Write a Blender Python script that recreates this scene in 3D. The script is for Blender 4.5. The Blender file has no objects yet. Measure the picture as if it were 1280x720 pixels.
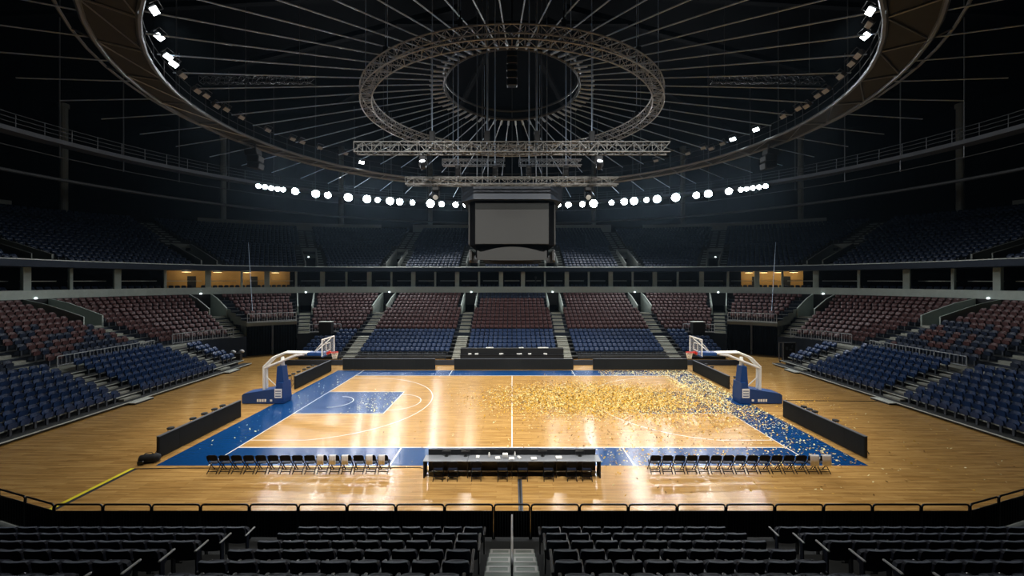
import bpy, math, random
import numpy as np
from mathutils import Vector, Matrix

# ------------------------------------------------------------------ camera, world, light levels
S = bpy.context.scene
COL = S.collection
PI = math.pi
FPX, CAMH, CAMD, HOR = 488.6, 8.54, 27.4, 350.0     # focal length in pixels, eye height, distance to court centre, horizon row

cam_d = bpy.data.cameras.new('camera')
cam = bpy.data.objects.new('camera', cam_d)
COL.objects.link(cam)
cam.location = (0, -CAMD, CAMH)
cam.rotation_euler = (PI / 2, 0, 0)
cam_d.sensor_width = 36.0
cam_d.lens = 36.0 * FPX / 1280.0
cam_d.shift_y = -(360.0 - HOR) / 1280.0
cam_d.clip_start = 0.1
cam_d.clip_end = 400
S.camera = cam

S.view_settings.view_transform = 'Standard'
S.view_settings.look = 'None'
S.view_settings.gamma = 1.0
S.view_settings.use_curve_mapping = False
S.view_settings.exposure = 0.0

W = bpy.data.worlds.new('world')
S.world = W
W.use_nodes = True
W.node_tree.nodes['Background'].inputs[0].default_value = (0.55, 0.75, 1.0, 1)
W.node_tree.nodes['Background'].inputs[1].default_value = 0.008
HAZE = 0.00018          # thin stage haze in the whole hall
if HAZE > 0:
    _v = W.node_tree.nodes.new('ShaderNodeVolumeScatter')
    _v.inputs['Color'].default_value = (0.55, 0.78, 1.0, 1)
    _v.inputs['Density'].default_value = HAZE
    _v.inputs['Anisotropy'].default_value = 0.72
    W.node_tree.links.new(_v.outputs['Volume'], W.node_tree.nodes['World Output'].inputs['Volume'])

COURT_W = 6700.0       # each court floodlight on the catwalk ring
FILL_W = 1700.0        # added fill spots aimed at the stands
FAR_W = 0.0          # each floodlight of the far row
FAR_EMIT = 300.0        # glowing lens of a far floodlight
RING_EMIT = 12.0
WAVE = 0.004           # height of the waves across the floor boards
S.cycles.max_bounces = 6
S.cycles.sample_clamp_indirect = 6.0
S.cycles.caustics_reflective = False
S.cycles.caustics_refractive = False
try:
    S.cycles.use_denoising = True
except Exception:
    pass
random.seed(7)
rng = np.random.default_rng(11)


# ------------------------------------------------------------------ materials
def lin(c):
    return tuple(((v / 255.0) / 12.92) if v / 255.0 <= 0.04045 else (((v / 255.0) + 0.055) / 1.055) ** 2.4 for v in c)


MATS = {}


def mat(name, rgb, rough=0.6, metal=0.0, var=0.12, scale=3.0, emit=None, estr=0.0, spec=0.5, srgb=True, alpha=None):
    if name in MATS:
        return MATS[name]
    m = bpy.data.materials.new(name)
    m.use_nodes = True
    nt = m.node_tree
    b = nt.nodes['Principled BSDF']
    c = lin(rgb) if srgb else rgb
    b.inputs['Roughness'].default_value = rough
    b.inputs['Metallic'].default_value = metal
    b.inputs['Specular IOR Level'].default_value = spec
    tc = nt.nodes.new('ShaderNodeTexCoord')
    nz = nt.nodes.new('ShaderNodeTexNoise')
    nz.inputs['Scale'].default_value = scale
    nz.inputs['Detail'].default_value = 3
    mx = nt.nodes.new('ShaderNodeMix')
    mx.data_type = 'RGBA'
    mx.inputs[6].default_value = (*[v * (1 - var) for v in c], 1)
    mx.inputs[7].default_value = (*[min(1, v * (1 + var)) for v in c], 1)
    nt.links.new(tc.outputs['Object'], nz.inputs['Vector'])
    nt.links.new(nz.outputs['Fac'], mx.inputs[0])
    nt.links.new(mx.outputs[2], b.inputs['Base Color'])
    if emit is not None:
        b.inputs['Emission Color'].default_value = (*emit, 1)
        b.inputs['Emission Strength'].default_value = estr
    if alpha is not None:
        b.inputs['Alpha'].default_value = alpha
    MATS[name] = m
    return m


def plank_bump(nt, b):
    """boards and lacquer are never quite level: gentle waves across the boards"""
    tc = nt.nodes.new('ShaderNodeTexCoord')
    mp = nt.nodes.new('ShaderNodeMapping')
    mp.inputs['Scale'].default_value = (0.7, 7.7, 1.0)
    nz = nt.nodes.new('ShaderNodeTexNoise')
    nz.inputs['Scale'].default_value = 1.0
    nz.inputs['Detail'].default_value = 2
    bp = nt.nodes.new('ShaderNodeBump')
    bp.inputs['Strength'].default_value = 1.0
    bp.inputs['Distance'].default_value = WAVE
    nt.links.new(tc.outputs['Object'], mp.inputs['Vector'])
    nt.links.new(mp.outputs['Vector'], nz.inputs['Vector'])
    nt.links.new(nz.outputs['Fac'], bp.inputs['Height'])
    nt.links.new(bp.outputs['Normal'], b.inputs['Normal'])
    tg = nt.nodes.new('ShaderNodeCombineXYZ')          # lacquer brushed across the boards
    tg.inputs[1].default_value = 1.0
    nt.links.new(tg.outputs[0], b.inputs['Tangent'])
    b.inputs['Anisotropic'].default_value = 0.95


def wood_floor():
    m = bpy.data.materials.new('maple_planks')
    m.use_nodes = True
    nt = m.node_tree
    b = nt.nodes['Principled BSDF']
    tc = nt.nodes.new('ShaderNodeTexCoord')
    br = nt.nodes.new('ShaderNodeTexBrick')
    br.offset = 0.37
    br.offset_frequency = 3
    br.inputs['Scale'].default_value = 1.0
    br.inputs['Brick Width'].default_value = 1.7
    br.inputs['Row Height'].default_value = 0.13
    br.inputs['Mortar Size'].default_value = 0.004
    br.inputs['Bias'].default_value = -0.1
    br.inputs['Color1'].default_value = (0.53, 0.322, 0.108, 1)
    br.inputs['Color2'].default_value = (0.40, 0.224, 0.066, 1)
    br.inputs['Mortar'].default_value = (0.20, 0.10, 0.035, 1)
    mp = nt.nodes.new('ShaderNodeMapping')
    mp.inputs['Scale'].default_value = (0.55, 7.0, 1.0)
    nz = nt.nodes.new('ShaderNodeTexNoise')
    nz.inputs['Scale'].default_value = 1.0
    nz.inputs['Detail'].default_value = 4
    nz.inputs['Roughness'].default_value = 0.65
    rp = nt.nodes.new('ShaderNodeValToRGB')
    rp.color_ramp.elements[0].position = 0.34
    rp.color_ramp.elements[0].color = (0.70, 0.65, 0.60, 1)
    rp.color_ramp.elements[1].position = 0.6
    rp.color_ramp.elements[1].color = (1.08, 1.06, 1.04, 1)
    mx = nt.nodes.new('ShaderNodeMix')
    mx.data_type = 'RGBA'
    mx.blend_type = 'MULTIPLY'
    mx.inputs[0].default_value = 1.0
    L = nt.links.new
    L(tc.outputs['Object'], br.inputs['Vector'])
    L(tc.outputs['Object'], mp.inputs['Vector'])
    L(mp.outputs['Vector'], nz.inputs['Vector'])
    L(nz.outputs['Fac'], rp.inputs['Fac'])
    L(br.outputs['Color'], mx.inputs[6])
    L(rp.outputs['Color'], mx.inputs[7])
    L(mx.outputs[2], b.inputs['Base Color'])
    b.inputs['Roughness'].default_value = 0.25
    b.inputs['IOR'].default_value = 1.5
    plank_bump(nt, b)
    MATS['wood'] = m
    return m


wood_floor()
_m = mat('court_blue', (10, 60, 112), 0.26, var=0.08, scale=0.6)
plank_bump(_m.node_tree, _m.node_tree.nodes['Principled BSDF'])
mat('line_white', (238, 236, 228), 0.25, var=0.03)
mat('concrete', (118, 122, 116), 0.85, var=0.15)
mat('concrete_pale', (176, 186, 178), 0.85, var=0.12)
mat('step_tread', (150, 150, 138), 0.8, var=0.18)
mat('tread_dark', (46, 48, 48), 0.85, var=0.15)
mat('nosing', (205, 208, 200), 0.6, var=0.08)
mat('black', (14, 15, 17), 0.7, var=0.2)
mat('chair_black', (7, 8, 11), 0.75, var=0.2, spec=.2)
mat('black_gloss', (16, 17, 20), 0.35, var=0.1)
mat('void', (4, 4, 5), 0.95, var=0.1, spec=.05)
mat('navy_wall', (22, 34, 50), 0.8, var=0.2)
mat('seat_blue', (12, 46, 88), 0.42, var=0.15, scale=1.2)
mat('seat_navy', (16, 32, 56), 0.45, var=0.15, scale=1.2)
mat('seat_red', (82, 48, 46), 0.45, var=0.2, scale=1.2)
mat('seat_grey', (70, 74, 82), 0.6, var=0.1)
mat('padding_navy', (12, 20, 38), 0.6, var=0.15, spec=.3)
mat('piping', (92, 99, 112), 0.6, var=0.1, spec=.4)
mat('arm_grey', (190, 192, 190), 0.45, var=0.06)
mat('steel', (132, 136, 140), 0.4, metal=0.6, var=0.12)
mat('steel_dark', (70, 72, 74), 0.5, metal=0.5, var=0.15)
mat('truss_alu', (168, 170, 172), 0.45, metal=0.1, var=0.1)
mat('cable_steel', (168, 186, 208), 0.5, metal=0.0, var=0.1)
mat('deck_brown', (52, 54, 54), 0.9, var=0.25)
mat('led_board', (27, 29, 28), 0.75, var=0.14, scale=1.5, spec=.25)
mat('led_frame', (20, 21, 22), 0.5)
mat('board_screen', (36, 37, 36), 0.7, var=0.12, scale=0.5)
mat('truss_dull', (88, 87, 83), 0.5, metal=0.3, var=0.1)
mat('board_cap', (38, 47, 59), 0.55, var=0.08)
mat('white_paint', (232, 232, 228), 0.4, var=0.04)
mat('pad_blue', (10, 58, 116), 0.5, var=0.1)
mat('rim_red', (205, 50, 36), 0.4)
mat('net_white', (222, 214, 196), 0.8)
mat('towel', (236, 236, 238), 0.9, var=0.05, scale=14)
mat('table_top', (120, 124, 130), 0.4, var=0.1)
mat('paper', (235, 235, 232), 0.8, var=0.04)
mat('yellow', (232, 214, 30), 0.5, var=0.08)
mat('rubber', (18, 18, 18), 0.8)
mat('fabric_black', (9, 10, 12), 0.95, var=0.3, scale=2, spec=.1)
mat('roof_dark', (6, 6, 7), 0.95, var=0.3, scale=0.3, spec=.03)
mat('suite_wall', (186, 146, 84), 0.7, var=0.2, scale=0.7)
mat('beige', (176, 158, 124), 0.8)
mat('orange', (196, 92, 40), 0.6)
mat('lens_far', (255, 255, 255), 0.4, emit=(0.93, 0.97, 1.0), estr=FAR_EMIT)
mat('lens_far_small', (255, 255, 255), 0.4, emit=(0.93, 0.97, 1.0), estr=FAR_EMIT * .35)
mat('lens_ring', (255, 255, 255), 0.4, emit=(0.93, 0.98, 1.0), estr=RING_EMIT)
mat('lens_off', (160, 158, 152), 0.3, var=0.1)
mat('suite_glow', (255, 214, 140), 0.5, emit=(1.0, 0.72, 0.34), estr=3.0)
mat('door_glow', (255, 255, 255), 0.5, emit=(0.85, 0.97, 1.0), estr=3.0)
mat('confetti_gold', (214, 164, 44), 0.45, metal=0.3, var=0.25, scale=20)
mat('confetti_pale', (228, 214, 150), 0.5, var=0.15, scale=20)
mat('confetti_dark', (120, 84, 30), 0.5, metal=0.3, var=0.25, scale=20)


def glass_mat():
    m = bpy.data.materials.new('clear_acrylic')
    m.use_nodes = True
    nt = m.node_tree
    b = nt.nodes['Principled BSDF']
    b.inputs['Base Color'].default_value = (0.8, 0.86, 0.9, 1)
    b.inputs['Roughness'].default_value = 0.05
    b.inputs['Alpha'].default_value = 0.12
    MATS['glass'] = m


glass_mat()


# ------------------------------------------------------------------ mesh helpers
class MB:
    def __init__(self):
        self.v, self.f, self.m = [], [], []

    def add(self, vs, fs, mi=0):
        o = len(self.v)
        self.v += [tuple(p) for p in vs]
        self.f += [tuple(i + o for i in f) for f in fs]
        self.m += [mi] * len(fs)
        return self

    def box(self, x0, x1, y0, y1, z0, z1, mi=0):
        vs = [(x, y, z) for z in (z0, z1) for y in (y0, y1) for x in (x0, x1)]
        return self.add(vs, [(0, 2, 3, 1), (4, 5, 7, 6), (0, 1, 5, 4), (2, 6, 7, 3), (0, 4, 6, 2), (1, 3, 7, 5)], mi)

    def bevbox(self, x0, x1, y0, y1, z0, z1, b=0.02, mi=0):
        """box with all vertical and horizontal edges chamfered"""
        cx, cy, cz = (x0 + x1) / 2, (y0 + y1) / 2, (z0 + z1) / 2
        hx, hy, hz = (x1 - x0) / 2, (y1 - y0) / 2, (z1 - z0) / 2
        b = min(b, hx * .9, hy * .9, hz * .9)
        ring = lambda ix, iy, z: [(cx + sx, cy + sy, z) for sx, sy in (
            (-hx + ix, -hy + iy + b), (-hx + ix + b, -hy + iy), (hx - ix - b, -hy + iy), (hx - ix, -hy + iy + b),
            (hx - ix, hy - iy - b), (hx - ix - b, hy - iy), (-hx + ix + b, hy - iy), (-hx + ix, hy - iy - b))]
        vs = ring(b, b, cz - hz) + ring(0, 0, cz - hz + b) + ring(0, 0, cz + hz - b) + ring(b, b, cz + hz)
        fs = [tuple(range(7, -1, -1)), tuple(range(24, 32))]
        for r in range(3):
            for i in range(8):
                a, c = r * 8 + i, r * 8 + (i + 1) % 8
                fs.append((a, c, c + 8, a + 8))
        return self.add(vs, fs, mi)

    def tube(self, pts, r, n=6, mi=0, closed=False, cap=True):
        pts = [Vector(p) for p in pts]
        k = len(pts)
        vs, fs = [], []
        for i, p in enumerate(pts):
            if closed:
                d = pts[(i + 1) % k] - pts[i - 1]
            else:
                d = pts[min(i + 1, k - 1)] - pts[max(i - 1, 0)]
            if d.length < 1e-9:
                d = Vector((0, 0, 1))
            d.normalize()
            up = Vector((0, 0, 1)) if abs(d.z) < 0.95 else Vector((0, 1, 0))
            a = d.cross(up).normalized()
            b = d.cross(a)
            rr = r[i] if isinstance(r, (list, tuple)) else r
            for j in range(n):
                t = 2 * PI * (j + .5) / n
                vs.append(p + a * (rr * math.cos(t)) + b * (rr * math.sin(t)))
        segs = k if closed else k - 1
        for i in range(segs):
            i2 = (i + 1) % k
            for j in range(n):
                j2 = (j + 1) % n
                fs.append((i * n + j, i * n + j2, i2 * n + j2, i2 * n + j))
        if cap and not closed:
            fs.append(tuple(range(n - 1, -1, -1)))
            fs.append(tuple((k - 1) * n + j for j in range(n)))
        return self.add(vs, fs, mi)

    def lathe(self, prof, n=16, c=(0, 0, 0), axis='z', mi=0):
        vs, fs = [], []
        for (r, h) in prof:
            for j in range(n):
                t = 2 * PI * j / n
                a, b = r * math.cos(t), r * math.sin(t)
                vs.append({'z': (c[0] + a, c[1] + b, c[2] + h), 'y': (c[0] + a, c[1] + h, c[2] + b), 'x': (c[0] + h, c[1] + a, c[2] + b)}[axis])
        for i in range(len(prof) - 1):
            for j in range(n):
                j2 = (j + 1) % n
                fs.append((i * n + j, i * n + j2, (i + 1) * n + j2, (i + 1) * n + j))
        fs.append(tuple(range(n - 1, -1, -1)))
        fs.append(tuple((len(prof) - 1) * n + j for j in range(n)))
        return self.add(vs, fs, mi)

    def prism(self, poly, y0, y1, plane='xz', mi=0):
        n = len(poly)
        mk = {'xz': lambda a, b, h: (a, h, b), 'xy': lambda a, b, h: (a, b, h), 'yz': lambda a, b, h: (h, a, b)}[plane]
        vs = [mk(a, b, y0) for a, b in poly] + [mk(a, b, y1) for a, b in poly]
        fs = [tuple(range(n)), tuple(range(2 * n - 1, n - 1, -1))]
        for i in range(n):
            j = (i + 1) % n
            fs.append((i, i + n, j + n, j))
        return self.add(vs, fs, mi)

    def panel(self, w, z0, z1, r0, r1, t, y=0.0, tilt=0.0, curve=0.0, n=8, mi=0):
        """upright panel, rounded corners (r0 below, r1 above), leaning back by tilt and dished by curve"""
        hw = w / 2
        xs = [-hw * math.cos(PI * i / n) for i in range(n + 1)]

        def corner(x, r):
            e = abs(x) - (hw - r)
            return 0.0 if e <= 0 or r <= 0 else r - math.sqrt(max(0, r * r - e * e))
        vs, fs = [], []
        for x in xs:
            for side in (0, 1):
                for z in (z0 + corner(x, r0), z1 - corner(x, r1)):
                    yy = y + (t if side else 0) - (z - z0) * tilt + curve * (x / hw) ** 2
                    vs.append((x, yy, z))
        for i in range(n):
            a, b = i * 4, i * 4 + 4
            fs += [(a, b, b + 1, a + 1), (a + 2, a + 3, b + 3, b + 2), (a + 1, b + 1, b + 3, a + 3), (a, a + 2, b + 2, b)]
        fs += [(0, 1, 3, 2), (n * 4, n * 4 + 2, n * 4 + 3, n * 4 + 1)]
        return self.add(vs, fs, mi)

    def move(self, M, start=0):
        for i in range(start, len(self.v)):
            self.v[i] = tuple(M @ Vector(self.v[i]))
        return self

    def mesh(self, name, mats, smooth=False):
        me = bpy.data.meshes.new(name)
        me.from_pydata(self.v, [], self.f)
        for q in mats:
            me.materials.append(MATS[q])
        if len(mats) > 1:
            me.polygons.foreach_set('material_index', self.m)
        if smooth:
            me.polygons.foreach_set('use_smooth', [True] * len(me.polygons))
        me.update()
        return me

    def build(self, name, mats, parent=None, smooth=False):
        if isinstance(mats, str):
            mats = [mats]
        o = bpy.data.objects.new(name, self.mesh(name, mats, smooth))
        COL.objects.link(o)
        if parent is not None:
            o.parent = parent
        return o


def tag(o, label=None, cat=None, group=None, kind=None):
    if label:
        o['label'] = label
    if cat:
        o['category'] = cat
    if group:
        o['group'] = group
    if kind:
        o['kind'] = kind
    return o


def thing(name, label, cat, loc=(0, 0, 0), rz=0.0, group=None):
    o = bpy.data.objects.new(name, None)
    o.empty_display_size = 0.2
    COL.objects.link(o)
    o.location = loc
    o.rotation_euler = (0, 0, rz)
    return tag(o, label, cat, group)


def dup(root, loc, rz, label, group=None):
    r = root.copy()
    COL.objects.link(r)
    r.location = loc
    r.rotation_euler = (0, 0, rz)
    r['label'] = label
    if group:
        r['group'] = group
    for ch in list(root.children):
        c = ch.copy()
        COL.objects.link(c)
        c.parent = r
        for g in list(ch.children):
            d = g.copy()
            COL.objects.link(d)
            d.parent = c
    return r


def struct(name, mb, mats, label=None):
    o = mb.build(name, mats)
    o['kind'] = 'structure'
    if label:
        o['label'] = label
    return o


ORD = ['first', 'second', 'third', 'fourth', 'fifth', 'sixth', 'seventh', 'eighth', 'ninth', 'tenth', 'eleventh', 'twelfth', 'thirteenth',
       'fourteenth', 'fifteenth', 'sixteenth', 'seventeenth', 'eighteenth', 'nineteenth', 'twentieth']
ORD += ['twenty-' + q for q in ORD[:9]] + ['thirtieth'] + ['thirty-' + q for q in ORD[:9]] + ['fortieth']

# ------------------------------------------------------------------ floor with the painted court
fl = MB()
fl.add([(-34, -16.2, 0), (34, -16.2, 0), (34, 20.5, 0), (-34, 20.5, 0)], [(0, 1, 2, 3)], 0)


def flat(poly, z, mi):
    fl.add([(x, y, z) for x, y in poly], [tuple(range(len(poly)))], mi)


def rect(x0, x1, y0, y1, z, mi):
    flat([(x0, y0), (x1, y0), (x1, y1), (x0, y1)], z, mi)


def arc_strip(cx, cy, r, a0, a1, w=0.06, n=48, z=0.006, mi=2):
    for i in range(n):
        t0, t1 = a0 + (a1 - a0) * i / n, a0 + (a1 - a0) * (i + 1) / n
        flat([(cx + (r - w) * math.cos(t0), cy + (r - w) * math.sin(t0)), (cx + r * math.cos(t0), cy + r * math.sin(t0)),
              (cx + r * math.cos(t1), cy + r * math.sin(t1)), (cx + (r - w) * math.cos(t1), cy + (r - w) * math.sin(t1))], z, mi)


OX, OY0, OY1 = 16.4, -9.42, 9.52
for (x0, x1, y0, y1) in ((-OX, OX, OY0, -7.5), (-OX, OX, 7.5, OY1), (-OX, -14, -7.5, 7.5), (14, OX, -7.5, 7.5)):
    rect(x0, x1, y0, y1, 0.003, 1)
for s in (-1, 1):
    rect(*sorted((s * 14, s * 8.2)), -2.45, 2.45, 0.003, 1)
    lw = 0.06
    rect(*sorted((s * 14, s * (14 - lw))), OY0, OY1, 0.006, 2)
    for yy in (-2.45, 2.45 - lw):
        rect(*sorted((s * 14, s * 8.2)), yy, yy + lw, 0.007, 2)
    rect(*sorted((s * 8.2, s * 8.26)), -2.45, 2.45, 0.008, 2)
    hx = s * 12.425
    base = 0 if s < 0 else PI
    al = math.acos(0.0)
    arc_strip(hx, 0, 6.75, base - math.asin(6.6 / 6.75), base + math.asin(6.6 / 6.75), 0.06, 64)
    for yy in (-6.6, 6.54):
        rect(*sorted((s * 14, s * 11.0)), yy, yy + 0.06, 0.006, 2)
    arc_strip(s * 8.2, 0, 1.8, base - PI / 2, base + PI / 2, 0.06, 32)
    arc_strip(hx, 0, 1.25, base - PI / 2, base + PI / 2, 0.06, 24, 0.009)
    for xx in (5.6,):
        rect(*sorted((s * xx, s * (xx + 0.06))), 7.5, OY1, 0.006, 2)
        rect(*sorted((s * xx, s * (xx + 0.06))), OY0, -7.5, 0.006, 2)
for yy in (-7.5, 7.44):
    rect(-14, 14, yy, yy + 0.07, 0.0065, 2)
rect(-0.03, 0.03, -7.5, 7.5, 0.0068, 2)
struct('floor', fl, ['wood', 'court_blue', 'line_white'], 'maple sports floor with blue painted basketball court border and white lines')

# ------------------------------------------------------------------ the bowl
YS = -10.0      # where the side stands stop (towards the camera)


def pt(t, dx, dy):
    """point of the bowl contour; t 0..1 side at -x, 1..2 corner, 2..3 far side, 3..4 corner, 4..5 side at +x; returns x, y and facing angle"""
    if t > 2.5:
        x, y, a = pt(5 - t, dx, dy)
        return -x, y, -a
    if t <= 1:
        return -26.2 - dx, YS + (8.6 - YS) * t, -PI / 2
    if t <= 2:
        th = (t - 1) * PI / 2
        a, b = 6.2 + dx, 6.0 + dy
        x, y = -20 - a * math.cos(th), 8.6 + b * math.sin(th)
        nx, ny = math.cos(th) / a, math.sin(th) / b
        return x, y, math.atan2(-nx, -ny)  # rotation about z that turns +y local onto... see seat_rot
    return -20 + 40 * (t - 2), 14.6 + dy, PI


def facing(t, dx, dy):
    """rotation about z which turns local +y to the direction towards the court"""
    if t > 2.5:
        return -facing(5 - t, dx, dy)
    if t <= 1:
        return -PI / 2
    if t <= 2:
        th = (t - 1) * PI / 2
        nx, ny = math.cos(th) / (6.2 + dx), -math.sin(th) / (6.0 + dy)
        return math.atan2(-nx, ny)
    return PI


AISLE = [0.5376, 1.022, 1.448, 1.77, 2.0625, 2.355]
AISLE = AISLE + [5 - t for t in reversed(AISLE)]
TUN = ((1.482, 1.735), (5 - 1.735, 5 - 1.482))


def red_d(j):
    return 7.0 + 1.05 * j, 5.0 + 0.80 * j


def red_h(j):
    return 2.25 + 0.363 * j


def up_d(k):
    return 17.2 + 1.3 * k, 14.6 + 0.8 * k


def up_h(k):
    return 10.0 + 0.42 * k


NRED, NUP = 11, 18


def t_half(t, dx, dy, half):
    """half-width in metres -> half-width in t"""
    x0, y0, _ = pt(t - 0.005, dx, dy)
    x1, y1, _ = pt(t + 0.005, dx, dy)
    return half * 0.01 / max(1e-6, math.hypot(x1 - x0, y1 - y0))


def t_samples(t0, t1, extra=()):
    s = {t0, t1}
    for i in range(0, 51):
        t = i / 10
        if t0 < t < t1:
            s.add(t)
    for base in (1.0, 3.0):
        for i in range(21):
            t = base + i / 20
            if t0 < t < t1:
                s.add(t)
    s |= {e for e in extra if t0 < e < t1}
    return sorted(s)


def strip(mb, ts, din, dout, h, hprev, mi=0, mr=1):
    """a tread with its riser along the samples ts"""
    for a, b in zip(ts[:-1], ts[1:]):
        (ax, ay, _), (bx, by, _) = pt(a, *din), pt(b, *din)
        (cx, cy, _), (dx_, dy_, _) = pt(a, *dout), pt(b, *dout)
        mb.add([(ax, ay, h), (bx, by, h), (dx_, dy_, h), (cx, cy, h)], [(0, 3, 2, 1)], mi)
        mb.add([(ax, ay, hprev), (bx, by, hprev), (bx, by, h), (ax, ay, h)], [(0, 1, 2, 3)], mr)


SLOT = 0.85
low = MB()
for j in range(NRED):
    din, dout, h = red_d(j), red_d(j + 1), red_h(j)
    hp = red_h(j - 1) if j else 0.0
    cuts = [(0.0, 5.0)]
    if j >= 6:
        edges = []
        for a in AISLE:
            w = t_half(a, *red_d(8), SLOT)
            edges.append((a - w, a + w))
        cuts, prev = [], 0.0
        for a, b in edges:
            cuts.append((prev, a))
            prev = b
        cuts.append((prev, 5.0))
    if True:
        new = []
        for a, b in cuts:
            seg = [(a, b)]
            for q0, q1 in TUN:
                seg = [r for x0, x1 in seg for r in ((x0, min(x1, q0)), (max(x0, q1), x1)) if r[1] - r[0] > 1e-6]
            new += seg
        cuts = new
    for a, b in cuts:
        strip(low, t_samples(a, b, [x for q in TUN for x in q]), din, dout, h, hp, 0, 1)
NTUN = 7


def tun_d(i):
    return red_d(i * NRED / NTUN)


def tun_h(i):
    return 3.72 + .365 * i


for a, b in TUN:
    for i in range(NTUN):
        strip(low, t_samples(a, b), tun_d(i), tun_d(i + 1), tun_h(i), tun_h(i - 1) if i else 3.3, 0, 1)
        for e in (a, b):
            q0, q1 = pt(e, *tun_d(i)), pt(e, *tun_d(i + 1))
            low.add([(q0[0], q0[1], 1.5), (q1[0], q1[1], 1.5), (q1[0], q1[1], tun_h(i) + .25), (q0[0], q0[1], tun_h(i) + .25)], [(0, 1, 2, 3)], 2)
# parapet band above the last red row
BD_IN, BD_OUT = red_d(NRED), (red_d(NRED)[0] + 1.2, red_d(NRED)[1] + 1.2)
strip(low, t_samples(0, 5), BD_IN, BD_OUT, 7.56, 6.75, 2, 2)
strip(low, t_samples(0, 5), (BD_IN[0] + .02, BD_IN[1] + .02), BD_OUT, 6.75, 5.0, 2, 3)
# stairs in the aisles, half a row each, and the vomitory slots behind them
for a in AISLE:
    for j in range(0, 7):
        if False:
            continue
        d0, d1 = red_d(j), red_d(j + 1)
        h = red_h(j)
        w = t_half(a, *d0, 0.62)
        wi = t_half(a, *d1, 0.62)
        m0 = (d0[0] - (d1[0] - d0[0]) * .45, d0[1] - (d1[1] - d0[1]) * .45)
        if j > 0:
            p = [pt(a - w, *m0), pt(a + w, *m0), pt(a + w, *d0), pt(a - w, *d0)]
            z0, z1 = red_h(j - 1) + .004, (red_h(j - 1) + h) / 2
            vs = [(q[0], q[1], z) for z in (z0, z1) for q in p]
            low.add(vs, [(4, 5, 6, 7), (0, 1, 5, 4), (1, 2, 6, 5), (3, 0, 4, 7)], 4)
        p = [pt(a - w, *d0), pt(a + w, *d0), pt(a + wi, *d1), pt(a - wi, *d1)]
        if j < 6:
            low.add([(q[0], q[1], h + .006) for q in p], [(0, 1, 2, 3)], 4)
    ws = t_half(a, *red_d(8), SLOT)
    hf = red_h(5)
    din, dend = red_d(6), (BD_OUT[0] + 1.5, BD_OUT[1] + 1.5)
    p = [pt(a - ws, *din), pt(a + ws, *din), pt(a + ws, *dend), pt(a - ws, *dend)]
    low.add([(q[0], q[1], hf) for q in p], [(0, 1, 2, 3)], 0)
    low.add([(p[2][0], p[2][1], hf), (p[3][0], p[3][1], hf), (p[3][0], p[3][1], 7.5), (p[2][0], p[2][1], 7.5)], [(0, 1, 2, 3)], 5)
    for sgn in (-1, 1):
        e0, e1 = a + sgn * ws, a + sgn * (ws + t_half(a, *red_d(8), 0.14))
        cols = []
        for jj, top in ((5.7, red_h(6) + .75), (7, red_h(7) + .85), (9, red_h(9) + .8), (11, 6.76)):
            dd = red_d(jj)
            cols.append((pt(e0, *dd), pt(e1, *dd), top))
        vs = []
        for q0, q1, top in cols:
            vs += [(q0[0], q0[1], hf), (q0[0], q0[1], top), (q1[0], q1[1], top), (q1[0], q1[1], hf)]
        fs = [(0, 1, 2, 3)]
        for c in range(3):
            o = c * 4
            fs += [(o, o + 4, o + 5, o + 1), (o + 1, o + 5, o + 6, o + 2), (o + 2, o + 6, o + 7, o + 3)]
        low.add(vs, fs, 2)
# front edge of the rows above the tunnel mouths, with their soffit
struct('terrace_lower', low, ['tread_dark', 'navy_wall', 'concrete_pale', 'black', 'step_tread', 'void'], 'stepped lower tier with pale stair aisles and grey parapet band')

# telescopic stands: straight stepped platforms with pale nosings
tel = MB()


def tele_side(s):
    for i in range(7):
        x0, h = 26.2 + 0.8 * i, 0.2 + 0.3 * i
        a, b = s * x0, s * (x0 + 0.8)
        tel.box(min(a, b), max(a, b), YS, 11.9, h - .12, h, 0)
        tel.box(min(a, a - s * .05), max(a, a - s * .05), YS, 11.9, h - .05, h + .003, 2)
        tel.box(min(a + s * .5, b), max(a + s * .5, b), YS, 11.88, max(0, h - .9), h - .12, 1)
        for ya in (0.0, 8.9):
            if i > 0:
                tel.box(min(a - s * .4, a), max(a - s * .4, a), ya - .6, ya + .6, h - .28, h - .15, 3)
                tel.box(min(a - s * .4, a - s * .35), max(a - s * .4, a - s * .35), ya - .6, ya + .6, h - .16, h - .145, 2)
    for ya in (0.0, 8.9):
        a, b = s * 25.75, s * 26.2
        tel.box(min(a, b), max(a, b), ya - .7, ya + .7, 0.0, 0.1, 1)
        tel.box(min(a, b), max(a, b), ya - .7, ya + .7, 0.1, 0.13, 2)
    a, b = s * 31.8, s * 33.2
    tel.box(min(a, b), max(a, b), YS, 11.9, 1.9, 2.22, 3)


tele_side(-1)
tele_side(1)
for i in range(6):
    y0, h = 14.6 + .8 * i, 0.35 + 0.3 * i
    tel.box(-23.2, 23.2, y0, y0 + .8, h - .12, h, 0)
    tel.box(-23.2, 23.2, y0 - .05, y0, h - .05, h + .003, 0)
    tel.box(-23.18, 23.18, y0 + .4, y0 + .8, max(0, h - .9), h - .12, 1)
    for xa in (-17.5, -5.8, 5.8, 17.5):
        tel.box(xa - .62, xa + .62, y0 - .03, y0 + .8, h - .10, h + .006, 3)
        tel.box(xa - .62, xa + .62, y0 - .45, y0 - .03, h - .28, h - .15, 3)
        tel.box(xa - .62, xa + .62, y0 - .47, y0 - .43, h - .17, h - .14, 2)
        tel.box(xa - .62, xa + .62, y0 - .06, y0 - .02, h - .03, h + .01, 2)
struct('terrace_telescopic', tel, ['tread_dark', 'black', 'nosing', 'step_tread'], 'straight retractable platforms with pale step edges at the floor')

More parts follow.
